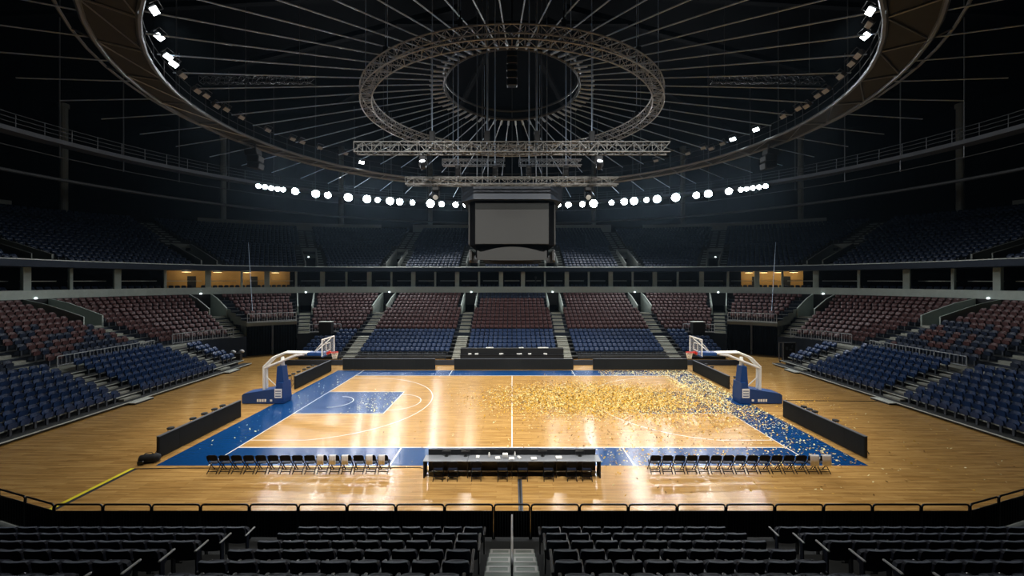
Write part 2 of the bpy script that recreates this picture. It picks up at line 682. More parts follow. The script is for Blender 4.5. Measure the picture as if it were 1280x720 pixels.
lw_ = MB()
lw_.box(-23.2, 23.2, 11.8, 11.95, 0, 0.5, 0)
struct('trim_1', lw_, ['board_cap'], 'low blue grey kick wall in front of the far stand')

# suites, columns and the upper deck
upper = MB()
s_in, s_back = (BD_OUT[0] + 0.1, BD_OUT[1] + 0.1), (BD_OUT[0] + 3.2, BD_OUT[1] + 3.2)
LIT = ((1.385, 1.71), (5 - 1.69, 5 - 1.52))
ts = t_samples(0, 5, [x for q in LIT for x in q])
strip(upper, ts, BD_OUT, s_back, 7.0, 6.9, 0, 0)
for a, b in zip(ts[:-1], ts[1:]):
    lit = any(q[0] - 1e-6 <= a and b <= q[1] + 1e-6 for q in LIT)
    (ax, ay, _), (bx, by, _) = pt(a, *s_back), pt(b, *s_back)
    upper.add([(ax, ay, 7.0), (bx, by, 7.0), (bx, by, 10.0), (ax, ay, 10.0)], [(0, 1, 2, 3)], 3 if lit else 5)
    (cx, cy, _), (ex, ey, _) = pt(a, BD_IN[0] - .3, BD_IN[1] - .3), pt(b, BD_IN[0] - .3, BD_IN[1] - .3)
    upper.add([(ax, ay, 9.75), (bx, by, 9.75), (ex, ey, 9.75), (cx, cy, 9.75)], [(0, 1, 2, 3)], 1)
# the deck front
F0 = up_d(-0.4)
F1 = up_d(0)
for a, b in zip(ts[:-1], ts[1:]):
    for (d0, z0, d1, z1, m) in ((F0, 9.75, F0, 10.36, 1), (F0, 10.36, (F0[0] + .06, F0[1] + .06), 10.44, 2), ((F0[0] + .06, F0[1] + .06), 10.44, (F0[0] + .25, F0[1] + .25), 10.44, 2),
                                ((F0[0] + .25, F0[1] + .25), 10.44, (F0[0] + .25, F0[1] + .25), 9.9, 1), (F0, 9.75, (BD_IN[0] - .3, BD_IN[1] - .3), 9.75, 1),
                                ((F0[0] + .2, F0[1] + .2), 9.9, F1, 9.9, 0)):
        (ax, ay, _), (bx, by, _) = pt(a, *d0), pt(b, *d0)
        (cx, cy, _), (ex, ey, _) = pt(a, *d1), pt(b, *d1)
        upper.add([(ax, ay, z0), (bx, by, z0), (ex, ey, z1), (cx, cy, z1)], [(0, 1, 2, 3)], m)
VK = (1, 6)
for k in range(NUP):
    din, dout, h = up_d(k), up_d(k + 1), up_h(k)
    hp = up_h(k - 1) if k else 9.9
    cuts = [(0.0, 5.0)]
    if VK[0] <= k <= VK[1]:
        cuts, prev = [], 0.0
        for a in AISLE:
            w = t_half(a, *up_d(3), .8)
            cuts.append((prev, a - w))
            prev = a + w
        cuts.append((prev, 5.0))
    for a, b in cuts:
        strip(upper, t_samples(a, b), din, dout, h, hp, 0, 0)
for a in AISLE:
    ws = t_half(a, *up_d(3), .8)
    hf = up_h(0)
    p = [pt(a - ws, *up_d(1)), pt(a + ws, *up_d(1)), pt(a + ws, *up_d(7)), pt(a - ws, *up_d(7))]
    upper.add([(q[0], q[1], hf) for q in p], [(0, 1, 2, 3)], 0)
    q2, q3 = p[2], p[3]
    zt = up_h(6) + .2
    upper.add([(q2[0], q2[1], hf), (q3[0], q3[1], hf), (q3[0], q3[1], hf + 1.9), (q2[0], q2[1], hf + 1.9)], [(0, 1, 2, 3)], 5)
    upper.add([(q2[0], q2[1], hf + 1.9), (q3[0], q3[1], hf + 1.9), (q3[0], q3[1], up_h(7) + .5), (q2[0], q2[1], up_h(7) + .5)], [(0, 1, 2, 3)], 4)
    for sgn in (-1, 1):
        e0, e1 = a + sgn * ws, a + sgn * (ws + t_half(a, *up_d(3), .16))
        cols = [(pt(e0, *up_d(kk)), pt(e1, *up_d(kk)), top) for kk, top in ((0.6, up_h(1) + .6), (3, up_h(3) + .7), (7, up_h(7) + .5))]
        vs = []
        for q0, q1, top in cols:
            vs += [(q0[0], q0[1], hf), (q0[0], q0[1], top), (q1[0], q1[1], top), (q1[0], q1[1], hf)]
        fs = [(0, 1, 2, 3)]
        for c in range(2):
            o = c * 4
            fs += [(o, o + 4, o + 5, o + 1), (o + 1, o + 5, o + 6, o + 2), (o + 2, o + 6, o + 7, o + 3)]
        upper.add(vs, fs, 4)
        # stairs beside the opening
        for k in range(NUP):
            off = 1.35 if k <= 8 else 0.6
            c0 = a + sgn * t_half(a, *up_d(k), off)
            w = t_half(a, *up_d(k), .42)
            d0, d1 = up_d(k), up_d(k + 1)
            pp = [pt(c0 - w, *d0), pt(c0 + w, *d0), pt(c0 + w, *d1), pt(c0 - w, *d1)]
            upper.add([(q[0], q[1], up_h(k) + .006) for q in pp], [(0, 1, 2, 3)], 4)
            m0 = (d0[0] - .5, d0[1] - .35)
            pp = [pt(c0 - w, *m0), pt(c0 + w, *m0), pt(c0 + w, *d0), pt(c0 - w, *d0)]
            if k > 0:
                z = up_h(k) - .21
                upper.add([(q[0], q[1], z) for q in pp] + [(q[0], q[1], z - .2) for q in pp[:2]], [(0, 1, 2, 3), (4, 5, 1, 0)], 4)
struct('terrace_upper', upper, ['tread_dark', 'navy_wall', 'nosing', 'suite_wall', 'concrete', 'void'], 'dark upper tier with its fascia edge above the suites')

# outer wall, parapets behind the top row, roof
wl = MB()
R0, R1 = up_d(NUP), (up_d(NUP)[0] + 2.5, up_d(NUP)[1] + 2.5)
ts = t_samples(0, 5)
strip(wl, ts, R0, R1, up_h(NUP), up_h(NUP - 1), 0, 0)
for a, b in zip(ts[:-1], ts[1:]):
    (ax, ay, _), (bx, by, _) = pt(a, *R1), pt(b, *R1)
    wl.add([(ax, ay, up_h(NUP)), (bx, by, up_h(NUP)), (bx, by, 33.0), (ax, ay, 33.0)], [(0, 1, 2, 3)], 0)
for (a, b) in ((1.10, 1.25), (1.55, 1.95), (2.05, 2.3), (2.7, 2.95), (3.05, 3.45), (3.75, 3.9)):
    tt = t_samples(a, b)
    strip(wl, tt, (R0[0] - .05, R0[1] - .05), (R0[0] + .15, R0[1] + .15), up_h(NUP) + 1.0, up_h(NUP - 1), 1, 1)
struct('wall_outer', wl, ['roof_dark', 'concrete'], 'black back wall behind the top row of the upper tier')
rf = MB()
rf.box(-80, 80, -40, 60, 33.0, 33.4, 0)
for i in range(16):
    t = 2 * PI * (i + .5) / 16
    c, s_ = math.cos(t), math.sin(t)
    rf.tube([(5 * c, 5 * s_, 29.5), (62 * c, 40 * s_, 31.5)], 0.3, 4, 1)
for i in range(5):
    rf.tube([(-9, -6 + 3 * i, 28.5), (9, -6 + 3 * i, 28.5)], .18, 4, 1)
struct('ceiling', rf, ['roof_dark', 'void'], 'black roof with dark radial beams')

# columns at the upper wall and in front of the suites
ncol = 0
for t in (1.13, 1.33, 1.60, 1.85, 2.12, 2.88, 3.15, 3.40, 3.67, 3.87):
    x, y, _ = pt(t, R1[0] - .8, R1[1] - .8)
    m = MB()
    m.lathe([(0.42, 17.4), (0.42, 32.9)], 14, (x, y, 0))
    m.lathe([(0.55, 32.4), (0.55, 32.95)], 14, (x, y, 0))
    ncol += 1
    o = struct('column_%d' % ncol, m, ['concrete'], 'grey round column behind the upper tier')
m = MB()
tcol = []
for side in (0, 1):
    for i, t in enumerate([0.75, 0.9, 1.03, 1.13, 1.24, 1.36, 1.475, 1.57, 1.645, 1.735, 1.82, 1.9, 1.98, 2.06, 2.14, 2.22, 2.3, 2.38, 2.46]):
        tt = t if side == 0 else 5 - t
        x, y, _ = pt(tt, *s_in)
        r = facing(tt, *s_in)
        w = .30 if i % 2 == 0 else .13
        st = len(m.v)
        m.bevbox(-w, w, -.18, .18, 7.0, 9.75, .03, 0)
        m.move(Matrix.Translation((x, y, 0)) @ Matrix.Rotation(r, 4, 'Z'), st)
        # counter rail of the box behind
        tcol.append(tt)
tcol.sort()
for a, b in zip(tcol[:-1], tcol[1:]):
    q0, q1 = pt(a + .012, s_in[0] + 1.2, s_in[1] + 1.2), pt(b - .012, s_in[0] + 1.2, s_in[1] + 1.2)
    m.tube([(q0[0], q0[1], 8.42), (q1[0], q1[1], 8.42)], .05, 4, 1)
struct('trim_2', m, ['concrete_pale', 'nosing'], 'grey posts and pale counters along the front of the suites')

# ------------------------------------------------------------------ seats
SEAT = MB()
SEAT.panel(0.47, 0.42, 0.86, 0.03, 0.10, 0.05, -0.20, 0.16, 0.05, 6, 0)     # backrest
SEAT.panel(0.43, 0.40, 0.70, 0.05, 0.08, 0.07, -0.11, -0.10, 0.02, 5, 0)    # tipped-up pan
SEAT.box(-.05, .05, -.22, -.12, 0.0, 0.46, 1)                              # pedestal
SV = np.array(SEAT.v)
SF = SEAT.f
SM = np.array(SEAT.m)


def seat_mesh(name, m0):
    return SEAT.mesh(name, [m0, 'seat_grey'])


def seat_cloud(name, items, mats):
    """one mesh of many seats; items: (x, y, z, rot, material index)"""
    nv = len(SV)
    V = np.empty((len(items) * nv, 3))
    loops, starts, tot, mi = [], [], [], []
    quads = np.array([f for f in SF])
    nq = len(quads)
    F = np.empty((len(items) * nq, 4), dtype=np.int64)
    M = np.empty(len(items) * nq, dtype=np.int32)
    grey = len(mats) - 1
    for i, (x, y, z, r, k) in enumerate(items):
        c, s = math.cos(r), math.sin(r)
        V[i * nv:(i + 1) * nv, 0] = SV[:, 0] * c - SV[:, 1] * s + x
        V[i * nv:(i + 1) * nv, 1] = SV[:, 0] * s + SV[:, 1] * c + y
        V[i * nv:(i + 1) * nv, 2] = SV[:, 2] + z
        F[i * nq:(i + 1) * nq] = quads + i * nv
        M[i * nq:(i + 1) * nq] = np.where(SM == 0, k, grey)
    me = bpy.data.meshes.new(name)
    me.vertices.add(len(V))
    me.vertices.foreach_set('co', V.ravel())
    me.loops.add(F.size)
    me.loops.foreach_set('vertex_index', F.ravel().astype(np.int32))
    me.polygons.add(len(F))
    me.polygons.foreach_set('loop_start', np.arange(0, F.size, 4, dtype=np.int32))
    me.polygons.foreach_set('loop_total', np.full(len(F), 4, dtype=np.int32))
    for q in mats:
        me.materials.append(MATS[q])
    me.polygons.foreach_set('material_index', M)
    me.update(calc_edges=True)
    o = bpy.data.objects.new(name, me)
    COL.objects.link(o)
    return o


def px(x, y, z):
    Z = y + CAMD
    return 640 + FPX * x / Z, HOR - FPX * (z - CAMH) / Z, Z


def row_seats(t0, t1, d, margin0, margin1, pitch=0.55):
    """seat places along the contour between two aisles: (x, y, rot, index from the first aisle)"""
    n = 60
    P = [pt(t0 + (t1 - t0) * i / n, *d) for i in range(n + 1)]
    L = [0.0]
    for a, b in zip(P[:-1], P[1:]):
        L.append(L[-1] + math.hypot(b[0] - a[0], b[1] - a[1]))
    span = L[-1] - margin0 - margin1
    k = int(span / pitch)
    if k < 1:
        return []
    s0 = margin0 + (span - k * pitch) / 2 + pitch / 2
    out, i = [], 0
    for q in range(k):
        s = s0 + q * pitch
        while i < n - 1 and L[i + 1] < s:
            i += 1
        u = (s - L[i]) / max(1e-9, L[i + 1] - L[i])
        t = t0 + (t1 - t0) * (i + u) / n
        x, y, _ = pt(t, *d)
        out.append((x, y, facing(t, *d), q))
    return out


AB = [0.0] + AISLE + [5.0]
red, blue, navy = [], [], []      # (x, y, z, rot, label)
BLOCKNAME = {1: 'block by the near stair', 2: 'corner block', 3: 'block over the curtained tunnel', 4: 'block beside the tunnel', 5: 'far block off centre', 6: 'centre block of the far stand'}
for b in range(len(AB) - 1):
    t0, t1 = AB[b], AB[b + 1]
    side = 'left' if b < 6 else 'right'
    nb = b if b <= 6 else 12 - b
    for j in range(NRED):
        tun = b in (3, 9)
        if tun and j >= NTUN:
            continue
        dd = (red_d(j)[0] + .5, red_d(j)[1] + .42)
        hj = red_h(j)
        if tun:
            dd, hj = tuple(v + .6 for v in tun_d(j)), tun_h(j)
        mg = 1.25 if j >= (4 if tun else 6) else 0.78
        if tun:
            t0, t1 = TUN[0] if b == 3 else TUN[1]
            mg = .3 if j < 4 else .55
        if b == 6 and j >= 9:
            mg = 1.0
        for (x, y, r, q) in row_seats(t0, t1, dd, mg if b else 0.2, mg if b < 12 else .2):
            mixed = (b == 6 and j >= 9) or (nb <= 1 and random.random() < .25 + .1 * (6 - j) and j < 6)
            red.append((x, y, hj, r, (side, nb, j, q), 1 if mixed else 0))
    t0, t1 = AB[b], AB[b + 1]
    for k in range(NUP):
        dd = (up_d(k)[0] + .6, up_d(k)[1] + .45)
        mg = 1.85 if k <= 8 else 1.1
        for (x, y, r, q) in row_seats(t0, t1, dd, mg if b else .2, mg if b < 12 else .2, 0.56):
            P = px(x, y, up_h(k))
            if -20 < P[0] < 1300:
                navy.append((x, y, up_h(k), r))
    dd = (s_in[0] + .7, s_in[1] + .7)
    for (x, y, r, q) in row_seats(t0, t1, dd, .3, .3, 0.6):
        if -20 < px(x, y, 7)[0] < 1300:
            navy.append((x, y, 7.0, r))
for s in (-1, 1):
    side = 'left' if s < 0 else 'right'
    for i in range(7):
        x, h = 26.2 + .8 * i + .45, 0.2 + .3 * i
        for nm, y0, y1, up in (('block short of the stair', YS + .3, -.75, False), ('block past the stair', .75, 8.2, True), ('stub block at the far end', 9.65, 11.3, True)):
            if nm.startswith('stub') and i in (0, 6):
                continue
            k = int((y1 - y0) / .55)
            for q in range(k):
                y = (y0 + (q + .5) * .55) if up else (y1 - (q + .5) * .55)
                blue.append((s * x, y, h, s * PI / 2, (side, nm, i, q)))
for i in range(6):
    y, h = 14.6 + .8 * i + .45, .35 + .3 * i
    for x0, x1 in ((-23, -18.25), (-16.75, -6.55), (-5.05, 5.05), (6.55, 16.75), (18.25, 23)):
        k = int((x1 - x0) / .54)
        o = ((x1 - x0) - k * .54) / 2
        for q in range(k):
            if i >= 4 and 20.8 < abs(x0 + o + (q + .5) * .54) < 22.9:
                continue
            blue.append((x0 + o + (q + .5) * .54, y, h, PI, ('far', 'far', i, q)))

# keep what the frame shows, nearest first
def inframe(s):
    P = px(s[0], s[1], s[2] + .6)
    return -8 < P[0] < 1288 and P[1] < 722


blue = sorted([s for s in blue if inframe(s)], key=lambda s: s[1])
red = sorted([s for s in red if inframe(s)], key=lambda s: s[1])
NB = 300
b_mesh = seat_mesh('stadium_seat', 'seat_blue')
b_one = [s for s in blue if s[4][0] != 'far'][:NB]
b_rest = [s for s in blue if s not in b_one]
for (x, y, z, r, (side, nm, i, q)) in b_one:
    o = bpy.data.objects.new('stadium_chair', b_mesh)
    COL.objects.link(o)
    o.location = (x, y, z)
    o.rotation_euler = (0, 0, r)
    tag(o, 'blue seat, %s side stand, %s, %s row up, %s from stair' % (side, nm, ORD[i], ORD[q]), 'seat', 'blue seats of the side stands')
r_mesh = seat_mesh('bowl_seat', 'seat_red')
r_mesh2 = seat_mesh('bowl_seat_blue', 'seat_navy')
r_one, r_rest = red[:300], red[300:]
for (x, y, z, r, (side, nb, j, q), mixed) in r_one:
    o = bpy.data.objects.new('tier_chair', r_mesh2 if mixed else r_mesh)
    COL.objects.link(o)
    o.location = (x, y, z)
    o.rotation_euler = (0, 0, r)
    tag(o, '%s seat, %s lower tier, %s, %s row, %s from %s end' % ('navy' if mixed else 'red', side, {0: 'block nearest the camera', 1: 'second block from camera', 2: 'corner block before tunnel', 3: 'block over tunnel'}.get(nb, 'block past tunnel'), ORD[j], ORD[q], 'near' if side == 'left' else 'far'), 'seat', 'red seats of the lower tier')
o = seat_cloud('red_seat_rows', [(s[0], s[1], s[2], s[3], s[5]) for s in r_rest], ['seat_red', 'seat_navy', 'seat_grey'])
tag(o, 'rows of dull red seats filling the far and corner lower tier', 'seats', kind='stuff')
o = seat_cloud('blue_seat_rows', [(s[0], s[1], s[2], s[3], 0) for s in b_rest] + [(*s, 1) for s in navy], ['seat_blue', 'seat_navy', 'seat_grey'])
tag(o, 'rows of blue seats at the far end and navy seats filling the upper tier', 'seats', kind='stuff')

# ------------------------------------------------------------------ near stand: platform, stair, seats, barrier
near = MB()
NR = 6
for i in range(NR + 1):
    y0 = -CAMD + 10.55 - .8 * i
    h = 1.34 + .355 * i
    near.box(-22, -0.62, y0 - .8, y0, h - .5, h, 0)
    near.box(0.62, 22, y0 - .8, y0, h - .5, h, 0)
near.box(-22, 22, -CAMD + 10.55, -CAMD + 11.75, 0.0, 0.96, 0)
struct('terrace_near', near, ['tread_dark', 'concrete'], 'dark platforms carrying the front rows of seats')
stair = MB()
for i in range(2 * NR + 3):
    y0 = -CAMD + 10.75 - .4 * i
    h = 0.96 + .1775 * (i + 1)
    stair.box(-.61, .61, y0 - .4, y0, h - .3, h, 0)
    for s in (-1, 1):
        x0, x1 = sorted((s * .05, s * .58))
        stair.box(x0, x1, y0 - .05, y0 + .004, h - .03, h + .004, 1)
        if i % 2 == 0:
            stair.box(x0, x1, y0 - .30, y0 - .24, h, h + .003, 1)
            for xx in (x0, x1 - .05):
                stair.box(xx, xx + .05, y0 - .25, y0 - .04, h, h + .003, 1)
struct('stair_centre', stair, ['concrete_pale', 'white_paint'], 'concrete stair with white nosings between the two front blocks of seats')

hr = thing('stair_handrail', 'thin grey handrail running down the middle of the centre stair', 'handrail', (0, -CAMD + 10.8, .96))
m = MB()
pts = [(0, .15, .05), (0, .15, 1.0), (0, 0, 1.05)] + [(0, -.8 * k, 1.05 + .355 * k) for k in range(1, 7)]
m.tube(pts, .025, 8)
m.build('rail', 'arm_grey', hr, True)
for k in range(1, 4):
    m = MB()
    m.tube([(0, -1.6 * k, .71 * k + .3), (0, -1.6 * k, .71 * k + 1.05)], .02, 8)
    m.build('post', 'arm_grey', hr, True)

# near seat prototype: seen from behind
def padded_seat_parts():
    b = MB()
    b.panel(0.48, 0.40, 0.835, 0.04, 0.05, 0.055, -.02, 0.17, 0.03, 8, 0)
    bk = b.mesh('backrest', ['padding_navy'])
    p = MB()
    p.panel(0.45, 0.832, 0.85, 0.0, 0.012, 0.05, -.093, 0.17, 0.026, 8, 0)
    cap = p.mesh('top_piping', ['piping'])
    s = MB()
    s.panel(0.43, 0.42, 0.70, 0.05, 0.08, 0.08, .10, -0.10, 0.0, 6, 0)
    pan = s.mesh('seat', ['padding_navy'])
    a = MB()
    a.bevbox(-.03, .03, -.05, .30, .60, .645, .012)
    a.box(-.018, .018, -.02, .06, 0.0, .61)
    arm = a.mesh('armrest', ['black_gloss'])
    e = MB()
    e.bevbox(-.022, .022, -.06, .32, .60, .64, .012, 0)
    e.box(-.016, .016, -.03, .06, 0.0, .61, 1)
    ea = e.mesh('armrest_end', ['arm_grey', 'padding_navy'])
    return bk, cap, pan, arm, ea


BK, CAP, PAN, ARM, ENDARM = padded_seat_parts()
blocks = ((-13.3, -6.85, 'outer left'), (-5.6, -.72, 'inner left'), (.72, 5.6, 'inner right'), (6.85, 13.3, 'outer right'))
for i in range(NR):
    yb = -CAMD + 10.1 - .8 * i
    h = 1.34 + .355 * i
    for (x0, x1, nm) in blocks:
        k = int((x1 - x0) / .53)
        inner = abs(x0) < abs(x1)
        for q in range(k):
            stag = .0 if i % 2 == 0 else .06
            x = (x0 + (q + .5) * .535 + stag) if inner else (x1 - (q + .5) * .535 - stag)
            if abs(x) > 640 / FPX * (yb + CAMD) + .45:
                continue
            up = 0.0
            t = thing('auditorium_chair', 'navy padded seat, %s block, %s row from barrier, %s out from stair' % (nm, ORD[i], ORD[q]), 'seat', (x, yb, h), 0.0, 'padded seats of the near stand')
            for nm2, me in (('backrest', BK), ('seat', PAN)):
                o = bpy.data.objects.new(nm2, me)
                COL.objects.link(o)
                o.parent = t
                if nm2 == 'backrest':
                    c = bpy.data.objects.new('top_piping', CAP)
                    COL.objects.link(c)
                    c.parent = o
            for sx in (-1, 1):
                end = q == 0 and (sx < 0) == inner
                if sx > 0 and not (not inner and q == 0) and not (inner and q == k - 1):
                    continue
                o = bpy.data.objects.new('armrest', ENDARM if (end and 'outer' in nm) else ARM)
                COL.objects.link(o)
                o.location = (sx * .265, 0, 0)
                o.parent = t

# barrier panels
PW = 1.43
bz = 0.965
by = -CAMD + 11.45


def barrier_meshes(w):
    f = MB()
    hw = w / 2 - .024
    r = .08
    top = 1.0
    path = [(-hw, 0, 0.0), (-hw, 0, top - r)] + [(-hw + r - r * math.cos(a), 0, top - r + r * math.sin(a)) for a in (PI / 6, PI / 3, PI / 2)] \
        + [(hw - r + r * math.sin(a), 0, top - r + r * math.cos(a)) for a in (0.0, PI / 6, PI / 3)] + [(hw, 0, top - r), (hw, 0, 0.0)]
    f.tube(path, .026, 8)
    g = MB()
    g.bevbox(-hw, hw, -.012, .012, .06, .80, .01, 0)
    n = int(w / .09)
    for i in range(n):
        x = -hw + .05 + (2 * hw - .1) * (i + .5) / n
        g.box(x - .008, x + .008, -.022, -.012, .07, .79, 1)
    b, b2 = MB(), MB()
    b.tube([(-hw, 0, .80), (hw, 0, .80)], .02, 6)
    b2.tube([(-hw, 0, .06), (hw, 0, .06)], .02, 6)
    return f.mesh('frame', ['black_gloss'], True), g.mesh('infill_panel', ['void', 'steel_dark']), b.mesh('crossbar', ['black_gloss'], True), b2.mesh('crossbar', ['black_gloss'], True)


BM = barrier_meshes(PW)
BMG = barrier_meshes(1.08)


def barrier(x, y, rz, label, meshes):
    t = thing('barrier_panel', label, 'barrier', (x, y, bz), rz, 'barrier panels before the front row')
    for nm, me in zip(('frame', 'infill_panel', 'crossbar', 'crossbar'), meshes):
        o = bpy.data.objects.new(nm, me)
        COL.objects.link(o)
        o.parent = t


barrier(0, by, 0, 'narrow black barrier gate panel at the foot of the centre stair', BMG)
for s, nm in ((-1, 'left'), (1, 'right')):
    x = s * (.54 + .004)
    for i in range(9):
        barrier(x + s * PW / 2, by, 0, 'black rail barrier panel, %s one %s of the stair gate' % (ORD[i], nm), BM)
        x += s * PW
    ang = .30
    cx_, cy_ = x, by
    for i in range(3):
        mx_, my_ = cx_ + s * math.cos(ang) * PW / 2, cy_ + math.sin(ang) * PW / 2
        barrier(mx_, my_, s * ang, 'angled black barrier panel, %s past the bend at %s end' % (ORD[i], nm), BM)
        cx_, cy_ = cx_ + s * math.cos(ang) * PW, cy_ + math.sin(ang) * PW
nb_ = MB()
for s in (-1, 1):
    nb_.add([(s * 13.4, by - .4, .0), (s * 18.5, by - .4, .0), (s * 18.5, by + 1.75, .0), (s * 13.4, by + .15, .0),
             (s * 13.4, by - .4, .96), (s * 18.5, by - .4, .96), (s * 18.5, by + 1.75, .96), (s * 13.4, by + .15, .96)],
            [(4, 5, 6, 7), (3, 2, 6, 7), (0, 1, 5, 4), (0, 3, 7, 4), (1, 2, 6, 5)])
struct('platform_corner', nb_, ['concrete'], 'concrete ledge under the bent ends of the barrier')


# ------------------------------------------------------------------ guard rails round the bowl
def guard_rail(label, t0, t1, d, z, n, h=1.0, nposts=None):
    q0 = pt((t0 + t1) / 2, *d)
    th = thing('guard_rail', label, 'railing', (q0[0], q0[1], z))
    P = [pt(t0 + (t1 - t0) * i / n, *d) for i in range(n + 1)]
    m = MB()
    for zz, r in ((h, .035), (.12, .035)):
        m.tube([(p[0] - q0[0], p[1] - q0[1], zz) for p in P], r, 6)
    nb = n * 4
    for i in range(nb + 1):
        p = pt(t0 + (t1 - t0) * i / nb, *d)
        m.tube([(p[0] - q0[0], p[1] - q0[1], .12), (p[0] - q0[0], p[1] - q0[1], h)], .014, 4)
    m.build('rail', 'truss_alu', th)
    for p in P:
        m = MB()
        m.tube([(p[0] - q0[0], p[1] - q0[1], 0), (p[0] - q0[0], p[1] - q0[1], h)], .04, 6)
        m.build('post', 'truss_alu', th)


for s, nm in ((0, 'left'), (1, 'right')):
    T = (lambda t: t) if s == 0 else (lambda t: 5 - t)
    d0 = (red_d(0)[0] + .12, red_d(0)[1] + .12)
    d4 = (red_d(4)[0] + .1, red_d(4)[1] + .1)
    guard_rail('grey guard rail on dark wall beside the tunnel in %s corner' % nm, T(1.12), T(1.42), d0, red_h(0), 6)
    guard_rail('grey guard rail over the curtained tunnel mouth in %s corner' % nm, T(1.487), T(1.73), (red_d(0)[0] + .02, red_d(0)[1] + .02), 3.73, 5)
    guard_rail('short grey rail at foot of the red block past the %s tunnel' % nm, T(1.80), T(1.97), d0, red_h(0), 3)
    guard_rail('long low rail behind the blue seats of %s side stand' % nm, T(.58), T(.99), (6.6, 5), 2.22, 7, .8)

# far front rails
for s, nm in ((-1, 'left'), (1, 'right')):
    th = thing('front_rail', 'pale horizontal rail before the far blue seats, %s of the press desk' % nm, 'railing', (s * 12.4, 12.9, 0))
    m = MB()
    m.tube([(-5.6, 0, .92), (5.6, 0, .92)], .05, 6)
    m.tube([(-5.6, 0, .5), (5.6, 0, .5)], .03, 6)
    m.build('rail', 'board_cap', th)
    for i in range(6):
        m = MB()
        m.tube([(-5.5 + 2.2 * i, 0, 0), (-5.5 + 2.2 * i, 0, .92)], .035, 6)
        m.build('post', 'board_cap', th)

# ------------------------------------------------------------------ curtained tunnels
for s, nm in ((0, 'left'), (1, 'right')):
    T = (lambda t: t) if s == 0 else (lambda t: 5 - t)
    d0 = (red_d(0)[0], red_d(0)[1])
    A, B = pt(T(1.482), *d0), pt(T(1.735), *d0)
    A, B = Vector((A[0], A[1], 0)), Vector((B[0], B[1], 0))
    m = MB()
    d4 = red_d(4)
    C, D = pt(T(1.482), *d4), pt(T(1.735), *d4)
    tt = t_samples(min(T(1.482), T(1.735)), max(T(1.482), T(1.735)))
    strip(m, tt, (d0[0] - .12, d0[1] - .12), tun_d(.5), 3.722, 3.36, 0, 0)
    strip(m, tt, (d0[0] - .12, d0[1] - .12), d4, 3.36, 3.36, 1, 1)
    m.add([(A.x, A.y, 0), (C[0], C[1], 0), (C[0], C[1], 3.4), (A.x, A.y, 3.4)], [(0, 1, 2, 3)], 1)
    m.add([(B.x, B.y, 0), (D[0], D[1], 0), (D[0], D[1], 3.4), (B.x, B.y, 3.4)], [(0, 1, 2, 3)], 1)
    struct('tunnel_%s' % nm, m, ['concrete', 'navy_wall'], 'tunnel mouth under the %s corner rows' % nm)
    dirv = (B - A)
    ln = dirv.length
    u = dirv / ln
    nrm = Vector((-u.y, u.x, 0))
    if nrm.y > 0:
        nrm = -nrm
    A2 = A - nrm * .25
    half = (ln - .35) / 2
    for c in range(2):
        st = A2 + u * (.08 + c * (half + .2))
        cm = MB()
        n = 48
        vs, fs = [], []
        for i in range(n + 1):
            p = st + u * (half * i / n) - nrm * (.05 * math.sin(i * 1.15) + .015 * math.sin(i * .37))
            for off in (0, .012):
                for z in (.03, 3.3):
                    vs.append((p.x - nrm.x * off, p.y - nrm.y * off, z))
        for i in range(n):
            a, b = 4 * i, 4 * i + 4
            fs += [(a, b, b + 1, a + 1), (a + 2, a + 3, b + 3, b + 2), (a + 1, b + 1, b + 3, a + 3), (a, a + 2, b + 2, b)]
        cm.add(vs, fs)
        th = thing('curtain', 'black curtain closing the %s tunnel, %s half' % (nm, ('outer', 'inner')[c] if True else ''), 'curtain', (0, 0, 0), 0, 'tunnel curtains')
        cm.build('drape', 'fabric_black', th, True)
        rm = MB()
        rm.tube([tuple(st + Vector((0, 0, 3.32))), tuple(st + u * half + Vector((0, 0, 3.32)))], .03, 6)
        rm.build('curtain_rod', 'steel_dark', th)
    mid = A2 + u * (.08 + half + .1) + nrm * .06
    m = MB()
    m.tube([(mid.x, mid.y, 0), (mid.x, mid.y, 3.35)], .06, 8)
    tag(m.build('tunnel_post', 'steel'), 'pale steel post between the two curtains of the %s tunnel' % nm, 'post')

# ------------------------------------------------------------------ perimeter LED boards
def led_board(length, label, loc, rz):
    t = thing('perimeter_board', label, 'advertising board', loc, rz, 'dark perimeter boards')
    h = length / 2
    m = MB()
    m.bevbox(-h, h, .0, .12, .02, 1.03, .015)
    m.build('housing', 'led_frame', t)
    m = MB()
    n = max(3, int(length / .96))
    for i in range(n):
        a, b = -h + .03 + (length - .06) * i / n, -h + .03 + (length - .06) * (i + 1) / n
        m.box(a + .002, b - .002, -.012, .0, .05, 1.0)
    m.build('screen', 'led_board', t)
    m = MB()
    m.bevbox(-h, h, -.03, .14, 1.03, 1.055, .01)
    m.build('top_trim', 'seat_grey', t)
    for x in (-h + .4, 0, h - .4):
        m = MB()
        m.tube([(x, .12, .8), (x, .55, .03), (x, .12, .03)], .02, 6)
        m.build('brace', 'steel_dark', t)


led_board(5.7, 'dark screen board on near part of the left baseline, by the yellow ramp', (-16.9, -5.85, 0), PI / 2)
led_board(6.1, 'dark screen board on far part of the left baseline', (-16.9, 6.15, 0), PI / 2)
led_board(5.7, 'dark screen board on near part of the right baseline', (16.9, -5.85, 0), -PI / 2)
led_board(6.1, 'dark screen board on far part of the right baseline, confetti at its foot', (16.9, 6.15, 0), -PI / 2)
led_board(8.8, 'dark screen board on the far sideline, left of three', (-11.7, 9.75, 0), 0)
led_board(11.35, 'longest dark screen board at the middle of the far sideline', (.17, 9.75, 0), 0)
led_board(9.0, 'dark screen board on the far sideline, right of three', (12.2, 9.75, 0), 0)


